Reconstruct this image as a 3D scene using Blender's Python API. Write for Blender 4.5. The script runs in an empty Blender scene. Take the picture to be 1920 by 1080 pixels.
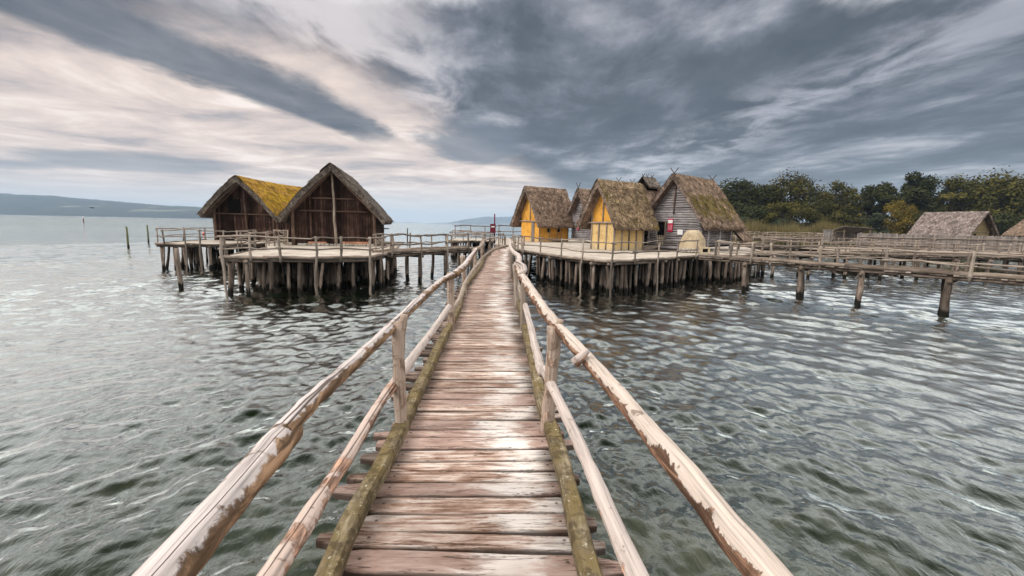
import bpy, math, random
import numpy as np
from mathutils import Vector, Matrix, noise as mn

# ------------------------------------------------------------------ camera
S = bpy.context.scene
COL = S.collection
CAM_H = 3.6            # metres above the water
DK = 1.85              # top of the decks above the water
FPX = 853.0
PITCH = math.atan(119.0 / FPX)
ROLL = math.radians(1.2)
r0 = Vector((1, 0, 0)); u0 = Vector((0, math.sin(PITCH), math.cos(PITCH))); FW = Vector((0, math.cos(PITCH), -math.sin(PITCH)))
RT = r0 * math.cos(ROLL) + u0 * math.sin(ROLL)
UP = -r0 * math.sin(ROLL) + u0 * math.cos(ROLL)
cd = bpy.data.cameras.new('camera'); cam = bpy.data.objects.new('camera', cd); COL.objects.link(cam)
cd.sensor_width = 36; cd.lens = FPX / 1920 * 36; cd.clip_start = .05; cd.clip_end = 60000
M = Matrix.Identity(4)
for i in range(3):
    M[i][0] = RT[i]; M[i][1] = UP[i]; M[i][2] = -FW[i]
M[0][3], M[1][3], M[2][3] = 0, 0, CAM_H
cam.matrix_world = M
S.camera = cam

def ray(px, py): return FW * FPX + RT * (px - 960) + UP * (540 - py)
def P(px, py, z=DK):
    d = ray(px, py); t = (z - CAM_H) / d.z
    return Vector((d.x * t, d.y * t, z))
def PD(px, py, D):
    d = ray(px, py); t = D / d.y
    return Vector((d.x * t, D, CAM_H + d.z * t))

# ------------------------------------------------------------------ render settings, world, sun
S.view_settings.view_transform = 'Standard'; S.view_settings.look = 'None'
S.view_settings.gamma = 1; S.view_settings.use_curve_mapping = False
S.view_settings.exposure = 0.80
S.render.engine = 'CYCLES'
S.cycles.use_denoising = True
S.cycles.max_bounces = 6; S.cycles.diffuse_bounces = 3; S.cycles.glossy_bounces = 3
S.cycles.transmission_bounces = 2; S.cycles.volume_bounces = 0; S.cycles.transparent_max_bounces = 8
S.cycles.caustics_reflective = False; S.cycles.caustics_refractive = False
S.cycles.use_adaptive_sampling = True; S.cycles.adaptive_threshold = 0.015

SUN_EL, SUN_AZ = math.radians(40), math.radians(-62)     # azimuth from +Y, negative = left
SUN_AZ = math.radians(-118)
W = bpy.data.worlds.new('World'); S.world = W; W.use_nodes = True
class NT:
    def __init__(s, tree): s.t = tree; s.t.nodes.clear()
    def n(s, typ, **kw):
        o = s.t.nodes.new(typ)
        for k, v in kw.items():
            if k.startswith('_'): o.inputs[k[1:]].default_value = v
            else: setattr(o, k, v)
        return o
    def set(s, sock, v):
        if hasattr(v, 'links') or isinstance(v, bpy.types.NodeSocket): s.t.links.new(v, sock)
        else:
            try: sock.default_value = v
            except Exception: sock.default_value = (v[0], v[1], v[2], 1)
    def m(s, op, a, b=0.0, c=0.0, clamp=False):
        o = s.t.nodes.new('ShaderNodeMath'); o.operation = op; o.use_clamp = clamp
        s.set(o.inputs[0], a); s.set(o.inputs[1], b); s.set(o.inputs[2], c); return o.outputs[0]
    def ss(s, x, a, b, lo=0.0, hi=1.0):
        o = s.t.nodes.new('ShaderNodeMapRange'); o.interpolation_type = 'SMOOTHSTEP'
        s.set(o.inputs[0], x); s.set(o.inputs[1], a); s.set(o.inputs[2], b); s.set(o.inputs[3], lo); s.set(o.inputs[4], hi); return o.outputs[0]
    def mix(s, f, a, b, bt='MIX'):
        o = s.t.nodes.new('ShaderNodeMix'); o.data_type = 'RGBA'; o.blend_type = bt
        s.set(o.inputs[0], f); s.set(o.inputs[6], a); s.set(o.inputs[7], b); return o.outputs[2]
    def noise(s, vec, scale, det=4, rough=.55, dist=0.0, col=False):
        o = s.t.nodes.new('ShaderNodeTexNoise')
        s.set(o.inputs['Vector'], vec); s.set(o.inputs['Scale'], scale); s.set(o.inputs['Detail'], det); s.set(o.inputs['Roughness'], rough); s.set(o.inputs['Distortion'], dist)
        return o.outputs[1] if col else o.outputs[0]
    def xyz(s, x, y, z=0.0):
        o = s.t.nodes.new('ShaderNodeCombineXYZ'); s.set(o.inputs[0], x); s.set(o.inputs[1], y); s.set(o.inputs[2], z); return o.outputs[0]
    def sep(s, v):
        o = s.t.nodes.new('ShaderNodeSeparateXYZ'); s.set(o.inputs[0], v); return o.outputs
    def vm(s, op, a, b):
        o = s.t.nodes.new('ShaderNodeVectorMath'); o.operation = op; s.set(o.inputs[0], a)
        if isinstance(b, tuple): o.inputs[1].default_value = b
        else: s.set(o.inputs[1], b)
        return o.outputs[0]
    def ramp(s, f, stops):
        o = s.t.nodes.new('ShaderNodeValToRGB'); e = o.color_ramp.elements
        while len(e) < len(stops): e.new(.5)
        for i, (p, c) in enumerate(stops): e[i].position = p; e[i].color = (c[0], c[1], c[2], 1)
        s.set(o.inputs[0], f); return o.outputs[0]

def build_world():
    N = NT(W.node_tree)
    tc = N.n('ShaderNodeTexCoord').outputs['Generated']
    x, y, z = N.sep(tc)
    zc = N.m('MAXIMUM', z, .012)
    zc2 = N.m('ADD', zc, .03)
    X = N.m('DIVIDE', x, zc2); Y = N.m('DIVIDE', y, zc2)
    # edge distortion
    nz = N.noise(N.xyz(X, N.m('MULTIPLY', Y, .55), 0.0), .9, 6, .6, .3, col=True)
    nx, ny, _ = N.sep(nz)
    Xd = N.m('ADD', X, N.m('MULTIPLY', N.m('SUBTRACT', nx, .5), 1.15))
    Yd = N.m('ADD', Y, N.m('MULTIPLY', N.m('SUBTRACT', ny, .5), 1.6))
    # streaks: noise stretched towards the horizon point
    st = N.noise(N.xyz(X, N.m('MULTIPLY', Y, .42), 3.3), .95, 9, .62, .45)
    st2 = N.noise(N.xyz(N.m('MULTIPLY', X, 1.0), N.m('MULTIPLY', Y, .62), 9.7), 2.3, 9, .60, .35)
    s = N.m('ADD', N.m('MULTIPLY', st, .58), N.m('MULTIPLY', st2, .42))
    dark = (.034, .039, .050); mid = (.092, .100, .120); lite = (.33, .325, .34)
    slate = N.ramp(s, [(.39, dark), (.48, (.052, .058, .072)), (.54, mid), (.60, (.175, .182, .205)), (.69, lite)])
    # bright streak sweeping to the upper right, pale patch left of centre
    g = N.m('SUBTRACT', Xd, 1.95)
    b1 = N.m('MULTIPLY', N.ss(N.m('ABSOLUTE', g), .75, 0.0), N.ss(st2, .40, .62))
    slate = N.mix(N.m('MULTIPLY', b1, .45), slate, (.40, .405, .44, 1))
    b2 = N.m('MULTIPLY', N.ss(N.m('ABSOLUTE', N.m('ADD', Xd, .90)), .70, .1), N.ss(st2, .36, .60))
    slate = N.mix(N.m('MULTIPLY', b2, .85), slate, (.46, .42, .42, 1))
    # cream, high thin cloud on the left
    cream = N.ramp(N.noise(N.xyz(X, N.m('MULTIPLY', Y, 1.1), 5.0), .8, 8, .62, .4), [(.34, (.26, .235, .235)), (.43, (.39, .325, .30)), (.54, (.51, .42, .37)), (.64, (.62, .54, .49))])
    cm = N.ss(N.m('SUBTRACT', Xd, N.m('MULTIPLY', N.m('MINIMUM', Yd, 9.0), .3)), -1.50, -2.2)
    front = N.ss(y, -.1, .35)
    cm = N.m('MULTIPLY', cm, N.m('MULTIPLY', front, N.ss(Yd, 1.9, 2.6)))
    col = N.mix(cm, slate, cream)
    # long dark arm of cloud across the cream
    arm = N.m('MULTIPLY', N.ss(N.m('ABSOLUTE', N.m('ADD', Xd, N.m('SUBTRACT', 2.5, N.m('MULTIPLY', Y, .235)))), .40, .18), N.ss(Yd, 5.3, 4.5))
    arm = N.m('MULTIPLY', arm, front)
    armc = N.ramp(st2, [(.35, (.045, .052, .066)), (.65, (.12, .125, .14))])
    col = N.mix(N.m('MULTIPLY', arm, .97), col, armc)
    def blob(cx, cy, rx, ry, k):
        a = N.m('POWER', N.m('DIVIDE', N.m('SUBTRACT', Xd, cx), rx), 2.0)
        b = N.m('POWER', N.m('DIVIDE', N.m('SUBTRACT', Yd, cy), ry), 2.0)
        return N.m('MULTIPLY', N.ss(N.m('ADD', a, b), 1.25, .35), k)
    col = N.mix(blob(-.42, 5.3, .55, 1.5, .85), col, (.085, .10, .125, 1))
    col = N.mix(blob(-5.4, 6.7, 1.6, 1.2, .75), col, (.12, .135, .16, 1))
    col = N.mix(blob(-7.6, 6.6, .9, .7, .7), col, (.11, .12, .145, 1))
    # unseen overcast above and behind the view, brightened to light water and decks
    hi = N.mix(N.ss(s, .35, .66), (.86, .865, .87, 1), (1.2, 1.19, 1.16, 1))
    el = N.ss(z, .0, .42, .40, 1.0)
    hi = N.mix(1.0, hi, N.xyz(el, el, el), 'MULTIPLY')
    col = N.mix(N.ss(Yd, 1.95, 1.45), col, hi)          # added brightness sets in just past the top of the view
    # towards the horizon
    hz = N.ss(z, .10, .01)
    az = N.m('DIVIDE', x, N.m('MAXIMUM', N.m('ABSOLUTE', y), .05))
    hcol = N.mix(N.ss(az, -.1, .45), (.50, .485, .48, 1), (.20, .21, .235, 1))
    hcol = N.mix(N.ss(az, -.35, -.9), hcol, (.42, .39, .385, 1))
    col = N.mix(N.m('MULTIPLY', hz, .92), col, hcol)
    sky = N.n('ShaderNodeTexSky'); sky.sky_type = 'NISHITA'; sky.sun_disc = False
    sky.sun_elevation = SUN_EL; sky.sun_rotation = SUN_AZ
    skyb = N.mix(1.0, sky.outputs[0], (.1, .1, .1, 1), 'MULTIPLY')
    col = N.mix(.965, skyb, col)
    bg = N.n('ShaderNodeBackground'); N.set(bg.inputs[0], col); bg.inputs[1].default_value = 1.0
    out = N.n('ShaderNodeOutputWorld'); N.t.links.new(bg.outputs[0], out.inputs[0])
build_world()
W.cycles.sampling_method = 'MANUAL'; W.cycles.sample_map_resolution = 512

sl = bpy.data.lights.new('sun', 'SUN'); sl.energy = 1.2; sl.angle = math.radians(22); sl.color = (1, .95, .88)
so = bpy.data.objects.new('sun', sl); COL.objects.link(so)
sd = Vector((math.sin(SUN_AZ) * math.cos(SUN_EL), math.cos(SUN_AZ) * math.cos(SUN_EL), math.sin(SUN_EL)))
so.rotation_euler = sd.to_track_quat('Z', 'Y').to_euler()

# ------------------------------------------------------------------ object helpers
def link(o, parent=None):
    COL.objects.link(o)
    if parent is not None: o.parent = parent
    return o
def tag(o, label=None, cat=None, group=None, kind=None):
    if label: o['label'] = label
    if cat: o['category'] = cat
    if group: o['group'] = group
    if kind: o['kind'] = kind
    return o
def thing(name, label, cat, loc=(0, 0, 0), rz=0.0, group=None):
    o = bpy.data.objects.new(name, None); o.location = loc; o.rotation_euler = (0, 0, rz); o.empty_display_size = .3
    link(o); return tag(o, label, cat, group)
R = random.Random(7)
def rr(a, b): return R.uniform(a, b)

class MB:
    def __init__(s): s.v = []; s.f = []; s.uv = []
    def face(s, idx, uvs): s.f.append(idx); s.uv.extend(uvs)
    def tube(s, pts, rad, seg=8, amp=.0, seed=0, cap=True, uo=None, nf=6.0, flat=1.0):
        pts = [Vector(p) for p in pts]; n = len(pts)
        if not hasattr(rad, '__len__'): rad = [rad] * n
        uo = uo if uo is not None else (R.random() * 50, R.random() * 50)
        b = len(s.v); L = 0; Ls = []
        ref = None
        for i, p in enumerate(pts):
            if i: L += (p - pts[i - 1]).length
            Ls.append(L)
            t = (pts[min(i + 1, n - 1)] - pts[max(i - 1, 0)]).normalized()
            if ref is None: ref = Vector((0, 0, 1)) if abs(t.z) < .9 else Vector((0, 1, 0))
            a = ref - t * ref.dot(t)
            a.normalize(); ref = a; c = t.cross(a)
            for k in range(seg):
                an = 2 * math.pi * k / seg
                dd = a * math.cos(an) * flat + c * math.sin(an)
                q = p + dd * rad[i]
                if amp:
                    q += dd * (mn.noise(Vector((q.x * nf + seed, q.y * nf, q.z * nf))) * amp * rad[i] * 2)
                s.v.append(q)
        for i in range(n - 1):
            for k in range(seg):
                k2 = (k + 1) % seg
                s.face((b + i * seg + k, b + i * seg + k2, b + (i + 1) * seg + k2, b + (i + 1) * seg + k),
                       [(uo[0] + k / seg, uo[1] + Ls[i]), (uo[0] + (k + 1) / seg, uo[1] + Ls[i]), (uo[0] + (k + 1) / seg, uo[1] + Ls[i + 1]), (uo[0] + k / seg, uo[1] + Ls[i + 1])])
        if cap:
            for i, rev in ((0, True), (n - 1, False)):
                idx = [b + i * seg + k for k in range(seg)]
                if rev: idx.reverse()
                s.face(tuple(idx), [(uo[0] + .1 * math.cos(2 * math.pi * k / seg), uo[1] + .1 * math.sin(2 * math.pi * k / seg)) for k in range(seg)])
        return s
    def box(s, c, hx, hy, hz, jit=0.0):
        """c centre; hx,hy,hz half-axis Vectors (or floats on the axes)"""
        c = Vector(c)
        hx = Vector((hx, 0, 0)) if not isinstance(hx, Vector) else hx
        hy = Vector((0, hy, 0)) if not isinstance(hy, Vector) else hy
        hz = Vector((0, 0, hz)) if not isinstance(hz, Vector) else hz
        b = len(s.v)
        for a in (-1, 1):
            for e in (-1, 1):
                for g in (-1, 1):
                    s.v.append(c + hx * a + hy * e + hz * g + Vector((rr(-jit, jit), rr(-jit, jit), rr(-jit, jit))))
        uo = (R.random() * 50, R.random() * 50)
        X2, Y2, Z2 = hx.length * 2, hy.length * 2, hz.length * 2
        for idx, (w, h) in (((0, 1, 3, 2), (Z2, Y2)), ((4, 6, 7, 5), (Y2, Z2)), ((0, 4, 5, 1), (X2, Z2)), ((2, 3, 7, 6), (Z2, X2)), ((0, 2, 6, 4), (Y2, X2)), ((1, 5, 7, 3), (X2, Y2))):
            # long axis goes into v
            uv = [(0, 0), (w, 0), (w, h), (0, h)]
            if w > h: uv = [(0, 0), (0, w), (h, w), (h, 0)]
            s.face(tuple(b + i for i in idx), [(uo[0] + u, uo[1] + v) for u, v in uv])
        return s
    def grid(s, fn, nu, nv, uvf=None, flip=False):
        b = len(s.v)
        for i in range(nu + 1):
            for j in range(nv + 1): s.v.append(Vector(fn(i / nu, j / nv)))
        for i in range(nu):
            for j in range(nv):
                q = [(i, j), (i + 1, j), (i + 1, j + 1), (i, j + 1)]
                if flip: q.reverse()
                s.face(tuple(b + a * (nv + 1) + c for a, c in q), [uvf(a / nu, c / nv) if uvf else (a / nu, c / nv) for a, c in q])
        return s
    def build(s, name, mat, parent=None, smooth=False):
        me = bpy.data.meshes.new(name)
        me.from_pydata([tuple(v) for v in s.v], [], s.f)
        uvl = me.uv_layers.new(name='UVMap')
        flat = [c for uv in s.uv for c in uv]
        uvl.data.foreach_set('uv', flat)
        if smooth: me.polygons.foreach_set('use_smooth', [True] * len(me.polygons))
        me.materials.append(mat)
        me.update()
        return link(bpy.data.objects.new(name, me), parent)
def wob(a, b, n, amp, seed, nf=.8):
    """points from a to b with a natural wobble"""
    a, b = Vector(a), Vector(b); out = []
    for i in range(n + 1):
        t = i / n; p = a.lerp(b, t); k = min(1, 4 * t, 4 * (1 - t)) * .75 + .25
        out.append(p + Vector((mn.noise(Vector((t * (b - a).length * nf, seed, 1.1))), mn.noise(Vector((t * (b - a).length * nf, seed, 5.2))), mn.noise(Vector((t * (b - a).length * nf, seed, 9.3))))) * amp * k)
    return out
def smooth_path(pts, sub=4):
    pts = [Vector(p) for p in pts]; out = []
    for i in range(len(pts) - 1):
        p0 = pts[max(i - 1, 0)]; p1 = pts[i]; p2 = pts[i + 1]; p3 = pts[min(i + 2, len(pts) - 1)]
        for k in range(sub):
            t = k / sub
            out.append(.5 * ((2 * p1) + (p2 - p0) * t + (2 * p0 - 5 * p1 + 4 * p2 - p3) * t * t + (3 * p1 - p0 - 3 * p2 + p3) * t ** 3))
    out.append(pts[-1]); return out

# ------------------------------------------------------------------ materials
def mat(name, fn, rough=.9, spec=.06):
    m = bpy.data.materials.new(name); m.use_nodes = True
    N = NT(m.node_tree)
    bs = N.n('ShaderNodeBsdfPrincipled'); bs.inputs['Roughness'].default_value = rough; bs.inputs['Specular IOR Level'].default_value = spec
    out = N.n('ShaderNodeOutputMaterial'); N.t.links.new(bs.outputs[0], out.inputs[0])
    uv = N.n('ShaderNodeUVMap').outputs[0]
    ob = N.n('ShaderNodeTexCoord').outputs['Object']
    pos = N.n('ShaderNodeNewGeometry').outputs['Position']
    rnd = N.n('ShaderNodeObjectInfo').outputs['Random']
    r = fn(N, uv, ob, pos, rnd)
    c, h = r[0], r[1]
    N.set(bs.inputs['Base Color'], c)
    if h is not None:
        bp = N.n('ShaderNodeBump'); bp.inputs['Strength'].default_value = r[2] if len(r) > 2 else .5
        bp.inputs['Distance'].default_value = r[3] if len(r) > 3 else .02
        N.set(bp.inputs['Height'], h); N.t.links.new(bp.outputs[0], bs.inputs['Normal'])
    if len(r) > 4: N.set(bs.inputs['Roughness'], r[4])
    return m
def stretch(N, uv, a, b): 
    x, y, z = N.sep(uv); return N.xyz(N.m('MULTIPLY', x, a), N.m('MULTIPLY', y, b), z)
def tint(N, col, rnd, lo, hi):
    f = N.m('ADD', lo, N.m('MULTIPLY', rnd, hi - lo)); 
    return N.mix(1.0, col, N.xyz(f, f, f), 'MULTIPLY')
def woodish(name, c1, c2, c3, lo=.75, hi=1.2, wet=False, moss=None, gs=14, ls=1.6, big=.9, bump=.5, cut=(.3, .5, .7)):
    def fn(N, uv, ob, pos, rnd):
        g = N.noise(stretch(N, uv, gs, ls), 1.0, 6, .65, .3)
        b = N.noise(pos, big * 2.2, 5, .6)
        s = N.m('ADD', N.m('MULTIPLY', g, .62), N.m('MULTIPLY', b, .38))
        col = N.ramp(s, [(cut[0], c1), (cut[1], c2), (cut[2], c3)])
        col = tint(N, col, rnd, lo, hi)
        if moss is not None:
            up = N.sep(N.n('ShaderNodeNewGeometry').outputs['Normal'])[2]
            mm = N.m('MULTIPLY', N.ss(N.noise(pos, 3.0, 6, .65), .42, .60), N.ss(up, -.2, .7))
            col = N.mix(mm, col, moss)
            col = N.mix(N.m('MULTIPLY', N.ss(N.noise(pos, 38.0, 3, .6), .64, .69), .8), col, (.62, .58, .46, 1))
            col = N.mix(N.m('MULTIPLY', N.ss(N.noise(pos, 9.0, 6, .7), .52, .42), .55), col, (.04, .03, .018, 1))
        if wet:
            zz = N.m('ADD', N.sep(pos)[2], N.m('MULTIPLY', N.noise(N.xyz(N.m('MULTIPLY', N.sep(pos)[0], 7.0), N.m('MULTIPLY', N.sep(pos)[1], 7.0), N.sep(pos)[2]), 1.6, 4), -.7))
            col = N.mix(N.ss(zz, .02, -.10), col, (.018, .016, .013, 1))
        return col, g, bump, .02
    return mat(name, fn)

M_pile = woodish('weathered_pile_wood', (.07, .052, .04), (.22, .165, .13), (.48, .40, .33), .32, 1.15, wet=True, gs=9, ls=1.2)
M_pole = woodish('weathered_pole_wood', (.12, .095, .075), (.26, .21, .17), (.44, .37, .31), .5, 1.25, gs=9, ls=1.5)
M_palepole = woodish('pale_pole_wood', (.14, .105, .08), (.33, .26, .205), (.52, .43, .36), .55, 1.15, gs=9, ls=1.5)
M_darkboard = woodish('dark_board_wood', (.010, .006, .005), (.032, .0175, .013), (.12, .072, .056), .35, 1.7, gs=16, ls=.8, cut=(.3, .5, .72))
M_darkframe = woodish('dark_frame_wood', (.05, .032, .024), (.12, .075, .055), (.24, .17, .13), .7, 1.2)
M_log = woodish('grey_log_wood', (.10, .088, .088), (.26, .235, .235), (.44, .41, .40), .75, 1.2, gs=7, ls=1.3)
M_darklog = woodish('dark_log_wood', (.035, .03, .028), (.09, .075, .065), (.18, .15, .13), .7, 1.2, gs=7, ls=1.3)
M_stake = woodish('palisade_stake_wood', (.11, .095, .085), (.25, .215, .195), (.38, .335, .30), .65, 1.2)
M_green = woodish('green_post_wood', (.06, .07, .03), (.13, .14, .07), (.30, .28, .2), .9, 1.1, wet=True)
M_cut = woodish('fresh_cut_wood', (.40, .33, .24), (.55, .46, .34), (.66, .57, .44), .85, 1.1)
M_twig = woodish('dark_twig_wood', (.03, .025, .02), (.07, .055, .045), (.13, .1, .08), .8, 1.2)
M_beam = woodish('grey_beam_wood', (.08, .06, .048), (.24, .185, .145), (.46, .38, .31), .55, 1.15, gs=9, ls=.9)
M_kerb = woodish('mossy_kerb_wood', (.07, .05, .03), (.19, .145, .085), (.46, .38, .27), .9, 1.1, moss=(.19, .14, .065, 1), gs=22, ls=2.5, big=2.5, bump=1.0)

def fn_plank(N, uv, ob, pos, rnd):
    x, y, z = N.sep(ob)
    off = N.m('MULTIPLY', rnd, 37.0)
    v = N.xyz(N.m('ADD', N.m('MULTIPLY', x, 1.3), off), N.m('MULTIPLY', y, 26.0), off)
    g = N.noise(v, 1.6, 8, .7, .5)
    v2 = N.xyz(N.m('ADD', N.m('MULTIPLY', x, 2.2), off), N.m('MULTIPLY', y, 7.0), off)
    b = N.noise(v2, 1.5, 6, .65, .6)
    sm = N.ss(rnd, .62, .70)                       # newer, smoother planks
    old = N.ramp(N.m('ADD', N.m('MULTIPLY', g, .6), N.m('MULTIPLY', b, .4)), [(.36, (.05, .028, .02)), (.44, (.22, .13, .09)), (.50, (.41, .285, .225)), (.57, (.62, .505, .43)), (.66, (.74, .65, .59))])
    new = N.ramp(N.m('ADD', N.m('MULTIPLY', g, .35), N.m('MULTIPLY', b, .65)), [(.34, (.20, .12, .09)), (.5, (.36, .245, .20)), (.66, (.52, .40, .34))])
    col = N.mix(sm, old, new)
    # bleached, worn patch to the right of the middle
    wn = N.m('ADD', x, N.m('MULTIPLY', N.m('SUBTRACT', b, .5), .8))
    wn = N.m('ADD', wn, N.m('MULTIPLY', N.m('SUBTRACT', rnd, .5), .45))
    worn = N.m('MULTIPLY', N.ss(wn, .08, .32), N.ss(wn, .62, .42))
    worn = N.m('MULTIPLY', worn, N.ss(N.noise(pos, .9, 3), .34, .52))
    col = N.mix(N.m('MULTIPLY', worn, .8), col, (.77, .70, .64, 1))
    # dark dirt beside the kerbs
    ax = N.m('ADD', N.m('ABSOLUTE', x), N.m('MULTIPLY', N.m('SUBTRACT', g, .5), .8))
    dd = N.m('MULTIPLY', N.ss(ax, .42, .60), N.ss(N.noise(pos, 1.6, 4), .30, .56))
    dd = N.m('MULTIPLY', dd, N.ss(sm, 1.0, .0, .35, 1.0))
    col = N.mix(N.m('MULTIPLY', dd, .82), col, (.055, .04, .032, 1))
    r2 = N.m('FRACT', N.m('MULTIPLY', rnd, 17.3))
    col = tint(N, col, r2, .78, 1.2)
    cr = N.m('MAXIMUM', N.ss(g, .38, .32), N.ss(N.m('ABSOLUTE', N.m('SUBTRACT', N.noise(N.xyz(N.m('ADD', N.m('MULTIPLY', x, .9), off), N.m('MULTIPLY', y, 14.0), off), 1.0, 5, .65), .5)), .013, .003))
    nl = N.m('ADD', N.m('POWER', N.m('SUBTRACT', N.m('ABSOLUTE', x), .545), 2.0), N.m('POWER', N.m('SUBTRACT', y, .012), 2.0))
    cr = N.m('MAXIMUM', cr, N.ss(nl, .00016, .00005))
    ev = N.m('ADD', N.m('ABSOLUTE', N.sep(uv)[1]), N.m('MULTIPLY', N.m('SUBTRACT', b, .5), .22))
    cr = N.m('MAXIMUM', cr, N.ss(ev, .43, .50))  # plank edges darkened: grime plus the painted shade of the gaps
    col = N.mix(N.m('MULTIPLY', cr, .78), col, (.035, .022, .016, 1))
    return col, g, .55, .012
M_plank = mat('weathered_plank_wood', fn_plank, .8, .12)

def fn_bark(c_in, c_bark, lo, hi, under):
    def fn(N, uv, ob, pos, rnd):
        g = N.noise(stretch(N, uv, 5, 2.6), 1.3, 7, .7, .8)
        fib = N.noise(stretch(N, uv, 16, 1.3), 1.2, 6, .65)
        big = N.noise(pos, 4.2, 7, .68, .5)
        up = N.sep(N.n('ShaderNodeNewGeometry').outputs['Normal'])[2]
        inner = N.ramp(fib, [(.3, tuple(c * .45 for c in c_in)), (.48, c_in), (.68, tuple(min(.86, c * 1.3) for c in c_in))])
        bark = N.ramp(g, [(.33, tuple(c * .32 for c in c_bark)), (.5, c_bark), (.64, tuple(c * 3.0 for c in c_bark))])
        mk = N.m('ADD', N.m('MULTIPLY', big, 1.0), N.m('MULTIPLY', up, -under))
        k = N.ss(mk, lo, hi)
        knots = N.ss(N.noise(pos, 17.0, 2, .5), .66, .72)
        col = N.mix(k, inner, bark)
        col = N.mix(N.m('MULTIPLY', knots, .6), col, tuple(c * .5 for c in c_bark) + (1,))
        crack = N.ss(N.m('ABSOLUTE', N.m('SUBTRACT', N.noise(stretch(N, uv, 2.0, .10), 1.0, 0), .5)), .007, .0)
        col = N.mix(N.m('MULTIPLY', crack, .85), col, (.05, .03, .02, 1))
        h = N.m('ADD', N.m('ADD', N.m('MULTIPLY', k, .9), N.m('MULTIPLY', g, .8)), N.m('MULTIPLY', crack, -2.0))
        return col, h, .7, .012
    return fn
M_rail_l = mat('bleached_barked_log', fn_bark((.50, .43, .40), (.15, .092, .055), .20, .29, .38), .85, .10)
M_rail_r = mat('peeled_log_with_bark', fn_bark((.50, .41, .345), (.15, .085, .055), .345, .375, .30), .85, .10)
M_rail_low = mat('pinkish_peeled_log', fn_bark((.52, .40, .34), (.25, .15, .105), .41, .50, .10), .85, .10)
M_rail_pale = mat('pale_peeled_log', fn_bark((.49, .41, .365), (.36, .22, .155), .52, .58, .10), .85, .10)
M_postwood = mat('peeled_post_wood', fn_bark((.38, .29, .23), (.24, .165, .12), .48, .62, .0), .85, .10)

def thatch(name, base, hi, moss, mlo, mhi, mband=None):
    def fn(N, uv, ob, pos, rnd):
        x, y, z = N.sep(uv)
        g = N.noise(N.xyz(N.m('MULTIPLY', x, 9.0), N.m('MULTIPLY', y, 1.7)), 1.6, 6, .7, .4)
        c = N.noise(pos, 3.4, 6, .68)
        f = N.noise(pos, 11.0, 4, .7)
        s = N.m('ADD', N.m('ADD', N.m('MULTIPLY', g, .4), N.m('MULTIPLY', c, .25)), N.m('MULTIPLY', f, .35))
        col = N.ramp(s, [(.41, tuple(v * .22 for v in base)), (.47, base), (.53, hi), (.58, tuple(min(.7, v * 1.6) for v in hi))])
        ml = N.m('ADD', N.m('MULTIPLY', N.noise(pos, .8, 6, .7, .3), .55), N.m('MULTIPLY', N.noise(N.xyz(N.m('MULTIPLY', x, 5.0), N.m('MULTIPLY', y, 3.5)), 1.0, 6, .8), .45))
        if mband:
            ml = N.m('SUBTRACT', ml, N.m('ADD', N.ss(y, mband[0] + 1.3, mband[0] - .5, 0.0, .25), N.ss(y, mband[1] - 1.0, mband[1] + .6, 0.0, .25)))
        mm = N.m('MULTIPLY', N.ss(ml, mlo, mhi), N.ss(f, .30, .52))
        mc = N.ramp(f, [(.35, tuple(v * .45 for v in moss)), (.5, moss), (.65, tuple(min(.6, v * 1.7) for v in moss))])
        col = N.mix(mm, col, mc)
        lv = N.ss(N.noise(pos, 1.5, 5, .7), .34, .62, .52, 1.18)
        col = N.mix(1.0, col, N.xyz(lv, lv, lv), 'MULTIPLY')
        pt = N.m('MULTIPLY', N.ss(N.noise(N.xyz(N.m('MULTIPLY', x, 3.0), N.m('MULTIPLY', y, 3.0)), 1.1, 5, .7), .54, .64), .55)
        col = N.mix(pt, col, tuple(v * .55 for v in base) + (1,))
        return col, s, 1.0, .08
    return mat(name, fn, .95, .1)
M_th_dark = thatch('dark_old_thatch', (.085, .068, .055), (.17, .14, .115), (.12, .1, .03), .62, .8)
M_th_brown = thatch('brown_thatch', (.12, .078, .054), (.27, .188, .135), (.13, .105, .03), .58, .70)
M_th_tan = thatch('tan_thatch_with_moss', (.145, .097, .06), (.34, .24, .145), (.15, .11, .03), .53, .60)
M_th_moss = thatch('mossy_thatch', (.14, .092, .062), (.31, .212, .145), (.12, .09, .018), .44, .52, (1.3, 4.9))
M_th_yellow = thatch('yellow_moss_thatch', (.20, .115, .03), (.44, .23, .045), (.42, .235, .014), .46, .54)
M_th_far = thatch('grey_brown_thatch', (.15, .115, .10), (.27, .215, .19), (.2, .16, .1), .8, .9)
M_th_rim = thatch('thatch_edge_straw', (.12, .085, .066), (.26, .195, .155), (.2, .16, .1), .8, .9)

def plaster(name, c, d):
    def fn(N, uv, ob, pos, rnd):
        a = N.noise(pos, 1.1, 7, .65, .3); f = N.noise(pos, 9.0, 6, .7)
        s = N.m('ADD', N.m('MULTIPLY', a, .55), N.m('MULTIPLY', f, .45))
        z = N.sep(ob)[2]
        col = N.ramp(s, [(.41, d), (.5, c), (.59, tuple(min(.8, v * 1.15) for v in c))])
        dirt = N.ss(N.m('ADD', z, N.m('MULTIPLY', N.m('SUBTRACT', a, .5), 1.4)), .55, .1)
        col = N.mix(N.m('MULTIPLY', dirt, .55), col, (.50, .42, .30, 1))
        return col, f, .35, .02
    return mat(name, fn, .9, .15)
M_yel = plaster('yellow_clay_plaster', (.66, .33, .06), (.46, .21, .035))
M_yel2 = plaster('ochre_clay_plaster', (.62, .43, .19), (.42, .27, .11))
M_oven = plaster('clay_oven_mud', (.42, .33, .22), (.28, .21, .13))
M_far_wall = plaster('far_ochre_plaster', (.27, .20, .095), (.2, .14, .07))
M_pink_wall = plaster('far_pink_plaster', (.55, .33, .25), (.45, .25, .18))

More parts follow.
